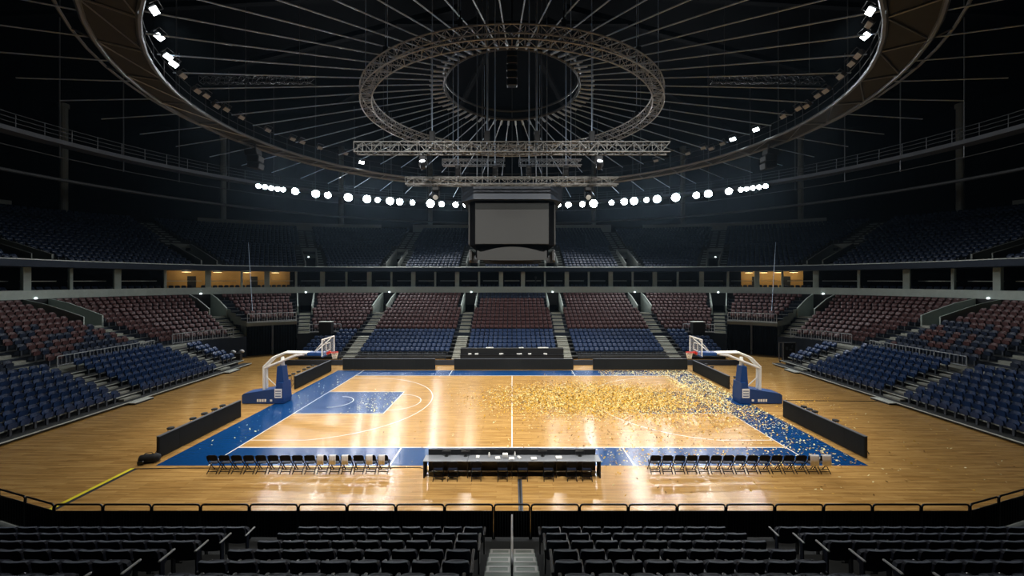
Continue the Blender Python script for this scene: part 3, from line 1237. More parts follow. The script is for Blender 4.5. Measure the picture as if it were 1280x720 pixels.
# ------------------------------------------------------------------ stools behind the boards
def stool(label, loc):
    global STOOL
    if STOOL is None:
        t = thing('stool', label, 'stool', loc, 0, 'black stools behind the baseline boards')
        m = MB()
        m.lathe([(.13, .88), (.16, .90), (.165, .95), (.13, .975)], 14)
        m.build('seat', 'black', t, True)
        for i in range(4):
            a = PI / 4 + i * PI / 2
            m = MB()
            m.tube([(.10 * math.cos(a), .10 * math.sin(a), .89), (.2 * math.cos(a), .2 * math.sin(a), 0)], .014, 6)
            m.build('leg', 'black_gloss', t)
        m = MB()
        m.tube([(.165 * math.cos(a), .165 * math.sin(a), .35) for a in [2 * PI * k / 12 for k in range(12)]], .01, 5, closed=True)
        m.build('foot_ring', 'black_gloss', t)
        STOOL = t
    else:
        dup(STOOL, loc, 0, label)


STOOL = None
for nm, xs, lst in (('near left', -17.55, (-7.3, -5.9, -5.1, -4.35, -3.7)), ('far left', -17.75, (3.75, 4.35, 5.1, 6.0, 6.7, 7.4)),
                    ('near right', 17.55, (-3.9, -4.35, -4.75, -6.2)), ('far right', 17.55, (7.9, 6.9, 3.3))):
    for i, y in enumerate(lst):
        stool('black stool behind the %s baseline board, %s from its %s end' % (nm, ORD[i], 'near' if (lst[0] < lst[-1]) else 'far'), (xs, y, 0))

# ------------------------------------------------------------------ baskets
def basket(s, nm):
    t = thing('basketball_hoop', 'white and blue portable basketball stand at the %s end of the court' % nm, 'basketball hoop', (s * 17.0, 0, 0), 0 if s < 0 else PI)
    # built for the -x end: court lies towards +x
    m = MB()
    m.prism([(-1.6, .04), (1.25, .04), (1.28, .3), (1.2, 1.45), (.85, 1.45), (.70, 1.05), (-1.45, .72), (-1.6, .6)], -.5, .5, 'xz')
    o = m.build('base', 'pad_blue', t)
    for e in (-1, 1):
        g = MB()
        Y = lambda p, q: sorted((e * p, e * q))
        for q in range(4):
            g.box(-.55 + q * .17, -.43 + q * .17, *Y(.50, .512), .16, .34)
        g.box(.35, .5, *Y(.50, .512), .18, .32)
        g.build('lettering', 'white_paint', o)
        g = MB()
        g.box(.66, 1.16, *Y(.50, .515), .42, 1.05, 0)
        for q in range(3):
            g.box(.72, 1.10, *Y(.515, .52), .52 + q * .17, .58 + q * .17, 1)
        g.build('sign_panel', ['white_paint', 'pad_blue'], o)
    for sx in (-1.3, 1.0):
        for sy in (-.42, .42):
            w = MB()
            w.lathe([(.055, -.04), (.06, 0), (.055, .04)], 10, (sx, sy, .06), 'y')
            w.build('wheel', 'rubber', o)
    m = MB()
    m.prism([(.62, 1.2), (1.2, 1.2), (1.05, 2.55), (.72, 2.55)], -.3, .3, 'xz')
    m.build('post_padding', 'pad_blue', t)
    m = MB()
    m.tube([(.9, 0, 2.5), (.92, 0, 3.15)], [.16, .10], 10)
    m.build('mast', 'white_paint', t, True)
    m = MB()
    for sy in (-.16, .16):
        m.tube([(-.28, sy, .8), (-.30, sy, 2.42)], .085, 8)
    m.build('rear_column', 'white_paint', t)
    m = MB()
    m.tube([(-.2, 0, 1.75), (.62, 0, 1.0)], .035, 6)
    m.build('diagonal_brace', 'white_paint', t)
    m = MB()
    for sy in (-.16, .16):
        m.tube([(-.32, sy, 2.45), (.35, sy, 3.12), (1.2, sy, 3.48), (3.9, sy, 3.42)], .085, 8)
        m.tube([(-.30, sy, 2.38), (1.9, sy, 3.28), (2.5, sy, 3.36)], .085, 8)
    m.build('arm', 'white_paint', t)
    m = MB()
    m.bevbox(2.75, 4.0, -.27, .27, 3.26, 3.52, .04)
    m.build('arm_padding', 'pad_blue', t)
    b = MB()
    x = 4.12
    for sy in (-.9, .9):
        b.bevbox(x - .03, x + .03, sy - .04, sy + .04, 3.34, 4.52, .01)
    for z in (3.36, 4.48):
        b.bevbox(x - .03, x + .03, -.9, .9, z - .04, z + .04, .01)
    for sy in (-.295, .295):
        b.box(x - .012, x + .012, sy - .025, sy + .025, 3.62, 4.12)
    for z in (3.62, 4.12):
        b.box(x - .012, x + .012, -.32, .32, z - .025, z + .025)
    bo = b.build('backboard', 'white_paint', t)
    g = MB()
    g.box(x - .008, x + .008, -.86, .86, 3.40, 4.44)
    g.build('glass_pane', 'glass', bo)
    g = MB()
    for y0, y1 in ((-.93, -.3), (.3, .93)):
        g.bevbox(x - .05, x + .05, y0, y1, 3.28, 3.40, .02)
    g.build('bottom_padding', 'pad_blue', bo)
    g = MB()
    for sy in (-.5, .5):
        g.tube([(x - .03, sy, 4.40), (3.2, sy * .3, 3.5)], .035, 6)
    g.build('strut', 'white_paint', bo)
    r = MB()
    hx, hz = x + .45, 3.47
    r.tube([(hx + .225 * math.cos(a), .225 * math.sin(a), hz) for a in [2 * PI * k / 20 for k in range(20)]], .022, 6, closed=True)
    r.box(x + .03, hx - .2, -.09, .09, hz - .05, hz + .03)
    r.box(x + .02, x + .05, -.3, .3, hz - .12, hz + .06)
    ro = r.build('rim', 'rim_red', t)
    n_ = MB()
    for k in range(12):
        for d in (1, -1):
            pts = []
            for q in range(5):
                a = 2 * PI * (k + d * q * .5) / 12
                rr = .22 - .022 * q
                pts.append((hx + rr * math.cos(a), rr * math.sin(a), hz - .02 - .105 * q))
            n_.tube(pts, .011, 4)
    n_.build('net', 'net_white', ro)


basket(-1, 'left')
basket(1, 'right')


# ------------------------------------------------------------------ folding chairs
def folding_chair_proto():
    t = thing('folding_chair', 'x', 'chair')
    m = MB()
    m.panel(.44, .57, .83, .03, .09, .025, -.205, .12, .03, 8)
    m.build('backrest', 'chair_black', t)
    m = MB()
    m.bevbox(-.20, .20, -.17, .22, .425, .465, .02)
    m.build('seat', 'padding_navy', t)
    for sx in (-.215, .215):
        m = MB()
        m.tube([(sx, -.235, .80), (sx, -.17, .58), (sx, .24, 0)], .017, 6)
        m.build('leg', 'chair_black', t)
        m = MB()
        m.tube([(sx * .93, .18, .44), (sx * .93, -.24, 0)], .017, 6)
        m.build('leg', 'chair_black', t)
    for (y, z) in ((-.17, .08), (.18, .075), (-.10, .15)):
        m = MB()
        m.tube([(-.21, y, z), (.21, y, z)], .014, 5)
        m.build('stretcher', 'chair_black', t)
    return t


CH = folding_chair_proto()
used = [False]


def chair(loc, rz, label, group):
    if not used[0]:
        used[0] = True
        CH.location = loc
        CH.rotation_euler = (0, 0, rz)
        CH['label'] = label
        CH['group'] = group
        return CH
    return dup(CH, loc, rz, label, group)


def towel(loc, label, w=.30, dx=-.05, lf=.36, lb=.2):
    """cloth over the back of a chair, hanging to both sides"""
    m = MB()
    n, cols = 14, 8
    path = [(-.275, .80 - lf), (-.268, .66), (-.262, .78), (-.255, .828), (-.235, .845), (-.205, .838), (-.188, .80), (-.172, .72), (-.165, .84 - lb - .08)]
    P = path
    vs, fs = [], []
    for j in range(cols + 1):
        u = j / cols
        x = dx + (u - .5) * w
        for i, (y, z) in enumerate(P):
            wob = .008 * math.sin(u * 17 + i) * (1 if i < 3 or i > 6 else .3)
            drop = .012 * math.sin(u * 9 + loc[0] * 5) if i in (0, len(P) - 1) else 0
            vs.append((x, y + wob * (1 if i > 4 else -1), z + drop))
    k = len(P)
    for j in range(cols):
        for i in range(k - 1):
            fs.append((j * k + i, j * k + i + 1, (j + 1) * k + i + 1, (j + 1) * k + i))
    m.add(vs, fs)
    o = m.build('towel', 'towel', None, True)
    so = o.modifiers.new('thickness', 'SOLIDIFY')
    so.thickness = .012
    so.offset = 0
    o.location = loc
    tag(o, label, 'towel', 'white towels on the bench chairs')


CY = -9.98
for i in range(15):
    x = -13.22 + i * .538
    chair((x, CY, 0), 0.0, 'black folding chair, %s of the bench row left of the scoring table' % ORD[i], 'bench chairs left of the table')
for i in (9, 10, 11, 13, 14):
    towel((-13.22 + i * .538, CY, 0), 'white towel over the back of the %s chair, bench left of table' % ORD[i], .28, -.04)
for i in range(15):
    x = 6.33 + i * .535
    chair((x, CY, 0), 0.0, 'black folding chair, %s of the bench row right of the scoring table' % ORD[i], 'bench chairs right of the table')
for i in (13, 14):
    towel((6.33 + i * .535, CY, 0), 'white towel over the back of the %s chair, bench right of table' % ORD[i], .40, 0.0, .42)
for i, x in enumerate((-3.15, -2.53, -1.52, -.40, .46, 1.56, 2.55, 3.2)):
    chair((x, -10.62, 0), 0.0, 'black folding chair tucked under the scoring table, %s from its left end' % ORD[i], 'chairs at the scoring table')

# ------------------------------------------------------------------ scoring table
t = thing('scoring_table', 'long black scoring table with grey top on the near sideline', 'table', (0, -10.3, 0))
m = MB()
for i in range(4):
    m.bevbox(-3.84 + 1.92 * i + .004, -1.92 + 1.92 * i - .004, -.30, .30, .72, .755, .01)
m.build('tabletop', 'table_top', t)
m = MB()
m.bevbox(-3.72, 3.72, .30, .40, .03, 1.02, .015)
m.build('front_panel', 'black_gloss', t)
for x in (-3.80, 3.80):
    m = MB()
    m.bevbox(x - .03, x + .03, -.27, .30, 0, .72, .01)
    m.build('side_panel', 'black', t)
for x in (-1.92, 0, 1.92):
    for y in (-.24, .24):
        m = MB()
        m.tube([(x, y, 0), (x, y, .72)], .02, 6)
        m.build('leg', 'black_gloss', t)
m = MB()
m.box(-3.7, 3.7, .02, .04, .12, .15)
m.build('foot_rail', 'steel_dark', t)


def put(name, mb, mats, loc, label, cat, group=None, smooth=False, rz=0):
    o = mb.build(name, mats, None, smooth)
    o.location = loc
    o.rotation_euler = (0, 0, rz)
    return tag(o, label, cat, group)


TZ = .756
m = MB(); m.lathe([(.035, 0), (.04, .02), (.045, .15), (.02, .19), (.02, .22)], 12)
put('water_bottle', m, 'paper', (-1.0, -10.25, TZ), 'white bottle on the scoring table, nearest its left end', 'bottle', None, True)
m = MB(); m.lathe([(.035, 0), (.035, .02), (.03, .15), (.015, .17), (.015, .2)], 12)
put('water_bottle', m, 'paper', (.13, -10.12, TZ), 'slim white bottle near the middle of the scoring table', 'bottle', None, True)
for i, (x, y, r, w) in enumerate(((-.62, -10.35, .2, .2), (-1.5, -10.25, -.1, .14), (-.02, -10.4, .1, .22), (.32, -10.3, .5, .1), (.95, -10.4, .15, .24), (2.05, -10.3, .1, .26))):
    m = MB()
    for q in range(4):
        st = len(m.v)
        m.box(-w / 2, w / 2, -.11, .11, q * .012, q * .012 + .01)
        m.move(Matrix.Rotation(.12 * math.sin(q * 2.2 + i), 4, 'Z'), st)
    put('paper_stack', m, 'paper', (x, y, TZ), 'small stack of white paper on scoring table, %s from the left' % ORD[i], 'paper', 'paper stacks on the scoring table', False, r)
m = MB(); m.bevbox(-.12, .12, -.09, .09, 0, .17, .015); m.bevbox(-.06, .06, -.10, -.09, .04, .13, .004)
put('white_box', m, 'white_paint', (-.3, -10.25, TZ), 'white box in the paper clutter at the middle of the scoring table', 'box')
for i, x in enumerate((-2.9, -2.05, 1.35, 3.0)):
    t = thing('monitor', 'small black monitor standing on the scoring table, %s from the left' % ORD[i], 'monitor', (x, -10.12, TZ), 0, 'monitors on the scoring table')
    m = MB(); m.bevbox(-.2, .2, .0, .03, .06, .235, .01); m.build('screen', 'black_gloss', t)
    m = MB(); m.lathe([(.09, 0), (.09, .012), (.02, .02), (.02, .08)], 10); m.build('stand', 'black', t)

# cables, ramp, case
m = MB()
m.tube([(-17.1, -9.75, .015), (-15, -9.68, .015), (-9, -9.66, .015), (-4.2, -9.62, .015), (-3.6, -10.0, .015)], .018, 6)
put('floor_cable', m, 'rubber', (0, 0, 0), 'thin black cable along the floor before the bench chairs, from bag to table', 'cable')
m = MB()
m.tube([(18.9, .35, .015), (21, .2, .015), (26.0, .1, .015)], .02, 6)
put('floor_cable', m, 'rubber', (0, 0, 0), 'thin black cable from the right basket base across floor to stand', 'cable')
t = thing('cable_ramp', 'yellow topped black cable ramp crossing the floor to the barrier', 'cable ramp', (-17.1, -11.6, 0))
for i in range(4):
    y0 = -1.85 + i * .92
    m = MB()
    m.prism([(-.17, .0), (.17, .0), (.10, .05), (-.10, .05)], y0, y0 + .915, 'xz')
    o = m.build('ramp_section', 'rubber', t)
    m = MB(); m.box(-.085, .085, y0 + .01, y0 + .905, .05, .056); m.build('lid', 'yellow', o)
t = thing('floor_cable_cover', 'narrow dark cable cover from the scoring table to the barrier', 'cable cover', (.33, -11.9, 0))
m = MB(); m.prism([(-.09, 0), (.09, 0), (.05, .025), (-.05, .025)], -1.3, 1.25, 'xz'); m.build('cover', 'seat_grey', t)
m = MB(); m.box(-.03, .03, -1.3, 1.25, .025, .028); m.build('centre_strip', 'rubber', t)
t = thing('equipment_bag', 'lumpy black equipment bag on floor at near end of the left board', 'bag', (-16.95, -9.1, 0), .25)
m = MB()
m.lathe([(.05, -.42), (.17, -.38), (.21, -.2), (.19, 0), (.22, .2), (.16, .36), (.04, .4)], 12, (0, 0, .2), 'x')
m.build('body', 'black', t, True)
m = MB(); m.tube([(-.2, -.05, .38), (-.15, -.05, .47), (.1, -.05, .48), (.17, -.05, .4)], .015, 6); m.build('handle', 'black_gloss', t)
m = MB(); m.bevbox(-.36, -.1, -.3, -.2, .04, .2, .03); m.build('pocket', 'black_gloss', t)
m = MB(); m.lathe([(.02, 0), (.15, .02), (.19, .2), (.15, .42), (.06, .5)], 10)
put('canvas_bag', m, 'beige', (-17.35, 2.75, 0), 'beige canvas bag on floor at the end of far left baseline board', 'bag', None, True)

# press desk at the far side
t = thing('press_desk', 'long black draped press desk before the far centre seats', 'desk', (0, 12.75, 0))
m = MB(); m.bevbox(-5.3, 5.3, .0, .6, .02, 1.5, .02); m.build('rear_counter', 'black', t)
m = MB(); m.bevbox(-5.3, 5.3, -.6, -.02, .9, .95, .01); m.build('desktop', 'black_gloss', t)
m = MB(); m.bevbox(-5.25, 5.25, -.56, -.5, .02, .9, .01); m.build('front_drape', 'black', t)
for i, (x, w) in enumerate(((-4.3, .3), (-3.6, .34), (-1.1, .4), (.75, .5), (1.8, .3), (3.4, .35))):
    m = MB()
    for q in range(3):
        st = len(m.v)
        m.box(-w / 2, w / 2, -.1, .1, q * .04, q * .04 + .036)
        m.move(Matrix.Rotation(.2 * math.sin(q * 2.2 + i), 4, 'Z'), st)
    put('paper_stack', m, 'paper', (x, 12.45, .951), 'white papers on the far press desk, %s from the left' % ORD[i], 'paper', 'papers on the press desk')
for i, (x, w) in enumerate(((-2.3, .8), (.95, .5), (3.2, 1.1))):
    m = MB(); m.bevbox(-w / 2, w / 2, -.12, .12, 0, .06, .015); m.bevbox(-w / 2 + .05, w / 2 - .05, -.08, .08, .06, .09, .01)
    put('equipment_tray', m, 'white_paint', (x, 13.0, 1.501), 'flat white tray on top of the press desk counter, %s from the left' % ORD[i], 'tray', 'trays on the press desk')

# monitors on the corner wall, trolley and cases
for s, nm in ((-1, 'left'), (1, 'right')):
    t = thing('monitor_cabinet', 'black box with pale top on the wall at %s end of the far stand' % nm, 'cabinet', (s * 21.85, 18.6, 1.85))
    m = MB(); m.bevbox(-.72, .72, -.35, .35, .35, 1.75, .03); m.build('body', 'black', t)
    m = MB(); m.bevbox(-.74, .74, -.37, .37, 1.75, 1.82, .02); m.build('top', 'nosing', t)
    for sx in (-.6, .6):
        m = MB(); m.tube([(sx, 0, 0), (sx, 0, .36)], .04, 6); m.build('leg', 'steel_dark', t)
t = thing('equipment_trolley', 'silver framed black equipment trolley beside the right tunnel', 'trolley', (28.6, 13.2, 0))
m = MB()
for sx in (-.85, -.4, .85):
    m.tube([(sx, 0, .1), (sx, 0, 2.1)], .035, 6)
for z in (.15, 2.05):
    m.tube([(-.85, 0, z), (.85, 0, z)], .035, 6)
m.build('frame', 'steel', t)
m = MB(); m.bevbox(-.36, .8, -.05, .3, .2, 2.0, .02); m.build('cabinet', 'black', t)
m = MB()
for (x, z, w, h) in ((-.1, 1.3, .25, .3), (.3, 1.2, .3, .2), (.45, 1.5, .15, .3), (.2, .5, .4, .12)):
    m.bevbox(x - w / 2, x + w / 2, -.08, -.05, z, z + h, .01)
m.build('fittings', 'seat_grey', t)
for sx in (-.75, .75):
    m = MB(); m.lathe([(.08, -.03), (.1, 0), (.08, .03)], 10, (sx, 0, .1), 'y'); m.build('wheel', 'rubber', t)
for i, (x, y, h) in enumerate(((-30.2, 12.9, 1.0), (-28.9, 13.5, .9))):
    t = thing('flight_case', 'black flight case by the dark wall beside left tunnel, %s one' % ('taller' if i == 0 else 'lower'), 'case', (x, y, 0), .3)
    m = MB(); m.bevbox(-.5, .5, -.35, .35, .1, h, .03); m.build('body', 'black', t)
    m = MB(); m.bevbox(-.51, .51, -.36, .36, h * .7, h * .7 + .03, .005); m.build('trim', 'steel_dark', t)
    for sx in (-.4, .4):
        for sy in (-.27, .27):
            m = MB(); m.lathe([(.04, -.02), (.055, 0), (.04, .02)], 8, (sx, sy, .055), 'y'); m.build('wheel', 'rubber', t)
for i, (x, y, z) in enumerate(((-29.1, 13.4, .901), (-28.45, 13.75, .901))):
    m = MB(); m.lathe([(.02, 0), (.2, .02), (.24, .12), (.15, .25), (.04, .3)], 9); m.move(Matrix.Diagonal((1.2, .8, 1, 1)))
    put('towel_bundle', m, 'towel', (x, y, z), 'crumpled white cloth on lower flight case, %s of two' % ('left' if i == 0 else 'right'), 'cloth', 'cloths on the flight case', True)

# ------------------------------------------------------------------ confetti
parts_v, parts_f, parts_m = [], [], []
N = 0


def confetti_at(x, y, mi):
    s = random.uniform(.022, .048)
    a = random.uniform(0, 2 * PI)
    tx, ty = random.gauss(0, .35), random.gauss(0, .35)
    u = Vector((math.cos(a), math.sin(a), tx)) * s
    v = Vector((-math.sin(a), math.cos(a), ty)) * (s * random.uniform(.4, .8))
    z = .012 + abs(u.z) + abs(v.z)
    c = Vector((x, y, z))
    o = len(parts_v)
    parts_v.extend([tuple(c - u - v), tuple(c + u - v), tuple(c + u + v), tuple(c - u + v)])
    parts_f.append((o, o + 1, o + 2, o + 3))
    parts_m.append(mi)


def pick():
    r = random.random()
    return 0 if r < .62 else (1 if r < .86 else 2)


for _ in range(42000):
    confetti_at(random.gauss(6.0, 3.4), random.gauss(.9, 1.8), pick())
for _ in range(9000):
    confetti_at(random.gauss(10.5, 3.6), random.gauss(-.6, 2.4), pick())
for _ in range(5200):
    u = random.random()
    confetti_at(random.uniform(13.2, 17.0), random.gauss(3.4, 3.0), 1 if random.random() < .6 else pick())
for _ in range(1300):
    confetti_at(random.uniform(8, 16.6), random.gauss(8.6, .7), 1 if random.random() < .6 else pick())
for _ in range(1100):
    confetti_at(random.gauss(8, 6), random.gauss(-6, 2.2), random.choice((0, 2, 2, 1)))
for _ in range(420):
    confetti_at(random.uniform(3.5, 16), random.uniform(-9.6, -7.4), random.choice((1, 1, 0)))
for _ in range(260):
    confetti_at(random.uniform(13.9, 16.4), random.uniform(-9, -1), 1)
for _ in range(260):
    confetti_at(random.gauss(17.8, 1.2), random.gauss(1.5, 2.0), pick())
for _ in range(90):
    confetti_at(random.uniform(4, 25), random.uniform(-12, -9), random.choice((0, 1, 2)))
for _ in range(160):
    confetti_at(random.gauss(-9.6, .8), random.gauss(-.3, 1.4), 1)
for _ in range(60):
    confetti_at(random.uniform(-16, -14.2), random.uniform(-8, 8), 1)
BLK = [(15.4, 19.3, -.75, .75), (16.7, 17.6, -8.7, 9.4), (7.5, 16.9, 9.6, 10.4), (-18.9, -15.5, -.7, .7), (-17.6, -16.7, -9, 9.4), (-5.6, 6, 9.6, 10.4), (-4, 4, -10.8, -9.8)]
keep = [(i) for i, f in enumerate(parts_f) if not any(q[0] - .1 < parts_v[f[0]][0] < q[1] + .1 and q[2] - .1 < parts_v[f[0]][1] < q[3] + .1 for q in BLK) and -17.5 < parts_v[f[0]][0] < 25.5 and -12.3 < parts_v[f[0]][1] < 9.6]
cm = MB()
for i in keep:
    f = parts_f[i]
    cm.add([parts_v[k] for k in f], [(0, 1, 2, 3)], parts_m[i])
o = cm.build('confetti', ['confetti_gold', 'confetti_pale', 'confetti_dark'])
tag(o, 'gold and pale paper confetti scattered over the right half of the court', 'confetti', kind='stuff')

# ------------------------------------------------------------------ scoreboard
SBY = 0.0
t = thing('scoreboard', 'large dark hanging cube scoreboard over the centre of the court', 'scoreboard', (0, SBY, 0))
m = MB()
oct_ = lambda w, c: [(-w, -w + c), (-w + c, -w), (w - c, -w), (w, -w + c), (w, w - c), (w - c, w), (-w + c, w), (-w, w - c)]
m.prism(oct_(3.2, .8), 13.55, 14.55, 'xy')
m.prism(oct_(3.26, .8), 14.5, 14.58, 'xy')
o = m.build('top_ring', 'board_cap', t)
m = MB()
m.prism(oct_(2.7, .42), 10.75, 13.55, 'xy')
m.build('core', 'void', t)
for k in range(4):
    r = k * PI / 2
    m = MB()
    m.bevbox(-2.32, 2.32, -2.80, -2.70, 10.80, 13.45, .02, 0)
    m.move(Matrix.Rotation(r, 4, 'Z'))
    so = m.build('screen', 'board_screen', t)
    m = MB()
    m.bevbox(-2.32, 2.32, -2.82, -2.80, 13.0, 13.44, .005, 0)
    m.move(Matrix.Rotation(r, 4, 'Z'))
    m.build('header_strip', 'led_board', so)
    m = MB()
    vs, fs = [], []
    n = 20
    for i in range(n + 1):
        u = -1 + 2 * i / n
        bul = (1 - u * u)
        top = 10.30 + .30 * max(0, 1 - (abs(u) / .85) ** 2.0) + (0.10 if abs(u) > .93 else 0)
        for y in (-2.72 - .25 * bul, -2.6 - .25 * bul):
            vs += [(u * 2.2, y, 9.82 - .05 * bul), (u * 2.2, y, top + .02)]
    for i in range(n):
        a, b = 4 * i, 4 * i + 4
        fs += [(a, b, b + 1, a + 1), (a + 2, a + 3, b + 3, b + 2), (a + 1, b + 1, b + 3, a + 3), (a, a + 2, b + 2, b)]
    fs += [(0, 1, 3, 2), (4 * n, 4 * n + 2, 4 * n + 3, 4 * n + 1)]
    m.add(vs, fs)
    m.move(Matrix.Rotation(r, 4, 'Z'))
    m.build('ribbon_display', 'board_screen', t)
m = MB()
m.prism(oct_(2.35, .4), 10.0, 10.8, 'xy')
m.build('lower_frame', 'void', t)
for (x, y) in ((-2.25, -2.2), (2.25, -2.2), (-2.25, 2.2), (2.25, 2.2), (-1.55, -2.2), (1.55, -2.2)):
    m = MB(); m.tube([(x, y, 14.5), (x, y, 32.9)], .035, 6); m.build('suspension_rod', 'steel', t)


# ------------------------------------------------------------------ trusses
def truss_path(P, closed, size, rc, rl, m, steps=1):
    """square truss: four chords and zig-zag lacing along points P"""
    n = len(P)
    rings = []
    for i in range(n):
        a = P[(i + 1) % n] if (closed or i < n - 1) else P[i]
        b = P[i - 1] if (closed or i > 0) else P[i]
        d = (Vector(a) - Vector(b)).normalized()
        sd = d.cross(Vector((0, 0, 1))).normalized() * (size[0] / 2)
        up = Vector((0, 0, size[1] / 2))
        p = Vector(P[i])
        rings.append([p + sd + up, p - sd + up, p - sd - up, p + sd - up])
    for c in range(4):
        m.tube([r[c] for r in rings], rc, 5, closed=closed)
    last = n if closed else n - 1
    for i in range(last):
        r0, r1 = rings[i], rings[(i + 1) % n]
        for c in range(4):
            c2 = (c + 1) % 4
            if i % 2 == 0:
                m.tube([r0[c], r1[c2]], rl, 4, cap=False)
            else:
                m.tube([r0[c2], r1[c]], rl, 4, cap=False)
            m.tube([r0[c], r0[c2]], rl, 4, cap=False)


def circ(R, z, n, ry=None, ph=0):  # circle or ellipse
    return [(R * math.cos(2 * PI * (i + ph) / n), (ry or R) * math.sin(2 * PI * (i + ph) / n), z) for i in range(n)]


t = thing('ring_truss', 'large circular aluminium lighting truss hanging over the court', 'lighting truss', (0, 2.2, 21.3))
m = MB(); truss_path(circ(10.55, 0, 96, 9.2), True, (.75, .75), .045, .02, m); m.build('truss_frame', 'truss_alu', t)
for i in range(12):
    a = 2 * PI * (i + .5) / 12
    x, y = 10.55 * math.cos(a), 9.2 * math.sin(a)
    m = MB(); m.tube([(x, y, .3), (x, y, 11.6)], .025, 5); h_ = m.build('hanger_cable', 'cable_steel', t)
    m = MB(); m.bevbox(x - .14, x + .14, y - .14, y + .14, .45, 1.0, .03); m.tube([(x, y, .3), (x, y, 1.5)], .05, 6); m.build('chain_hoist', 'black', h_)

for nm, y, z, L, sz in (('long straight truss hanging in front of the cube scoreboard', -5.4, 15.95, 17.6, .55), ('lower straight truss across the top ring of the cube scoreboard', -3.75, 14.5, 12.8, .42)):
    t = thing('straight_truss', nm + ', pale aluminium lattice', 'lighting truss', (0, y, z))
    n = int(L / .5)
    m = MB(); truss_path([(-L / 2 + L * i / n, 0, 0) for i in range(n + 1)], False, (sz, sz), .04, .02, m); m.build('truss_frame', 'truss_dull', t)
    for x in (-L * .255, L * .255, -L * .08, L * .08):
        m = MB(); m.tube([(x, 0, .2), (x, 0, 32.9 - z)], .03, 5); h_ = m.build('hanger_cable', 'cable_steel', t)
        m = MB(); m.bevbox(x - .15, x + .15, -.15, .15, .35, .95, .03); m.build('chain_hoist', 'black', h_)
for i, (x0, x1, y, z) in enumerate(((-5.0, -.5, .8, 17.0), (.5, 5.0, .8, 17.0))):
    t = thing('straight_truss', 'short straight truss above the scoreboard, %s half' % ('left', 'right')[i], 'lighting truss', ((x0 + x1) / 2, y, z), 0, 'short trusses above the scoreboard')
    L = x1 - x0
    m = MB(); truss_path([(-L / 2 + L * k / 9, 0, 0) for k in range(10)], False, (.4, .4), .035, .018, m); m.build('truss_frame', 'truss_alu', t)
    for x in (-1.5, 1.5):
        m = MB(); m.tube([(x, 0, .2), (x, 0, 15.9)], .025, 5); m.build('hanger_cable', 'cable_steel', t)
for s, nm in ((-1, 'left'), (1, 'right')):
    t = thing('roof_truss', 'dim straight truss high under the roof on the %s' % nm, 'lighting truss', (s * 21.0, 4.8, 25.0))
    m = MB(); truss_path([(-4.6 + 9.2 * k / 16, 0, 0) for k in range(17)], False, (.5, .5), .04, .02, m); m.build('truss_frame', 'steel_dark', t)
    for x in (-3.5, 3.5):
        m = MB(); m.tube([(x, 0, .2), (x, 0, 7.9)], .025, 5); m.build('hanger_cable', 'steel_dark', t)

# central column of speakers
t = thing('speaker_column', 'dark hanging speaker column at the middle of the ring truss', 'speaker', (0, -6.2, 20.9))
for i in range(5):
    m = MB(); m.bevbox(-.28, .28, -.25, .25, -.35 * i - .35, -.35 * i - .02, .03); m.move(Matrix.Rotation(.04 * i, 4, 'X')); m.build('speaker_cabinet', 'black_gloss', t)
m = MB(); m.tube([(0, 0, -.05), (0, 0, 12.0)], .05, 6); m.build('hanger_cable', 'steel_dark', t)

# cable wheel: hub ring and spokes
t = thing('roof_cable_net', 'spoked wheel of roof cables round a hub ring above the court', 'roof cables', (0, 3.0, 23.3))
m = MB()
m.tube(circ(5.2, 0, 64, 5.5), .13, 6, closed=True)
m.tube(circ(5.2, .75, 64, 5.5), .10, 6, closed=True)
m.build('hub_ring', 'steel_dark', t)
NC = 56
for i in range(NC):
    a = 2 * PI * (i + .5) / NC
    c, s_ = math.cos(a), math.sin(a)
    m = MB()
    m.tube([(5.2 * c, 5.5 * s_, .0), (21.2 * c, 18.1 * s_ - 1.9, -2.3)], .042, 5)
    m.tube([(5.25 * c, 5.55 * s_, .0), (6.3 * c, 6.4 * s_, -.15)], .10, 6)
    m.tube([(22.9 * c, 20.0 * s_ - 1.9, -3.1), (28.5 * c, 25 * s_ - 1.9, -3.6)], .035, 5)
    m.build('spoke_cable', 'cable_steel', t)

# ------------------------------------------------------------------ catwalk rings
RIA, RIB, ROA, ROB, RCY = 21.2, 17.9, 22.9, 19.9, 1.1      # half axes of the inner and outer edge, centre


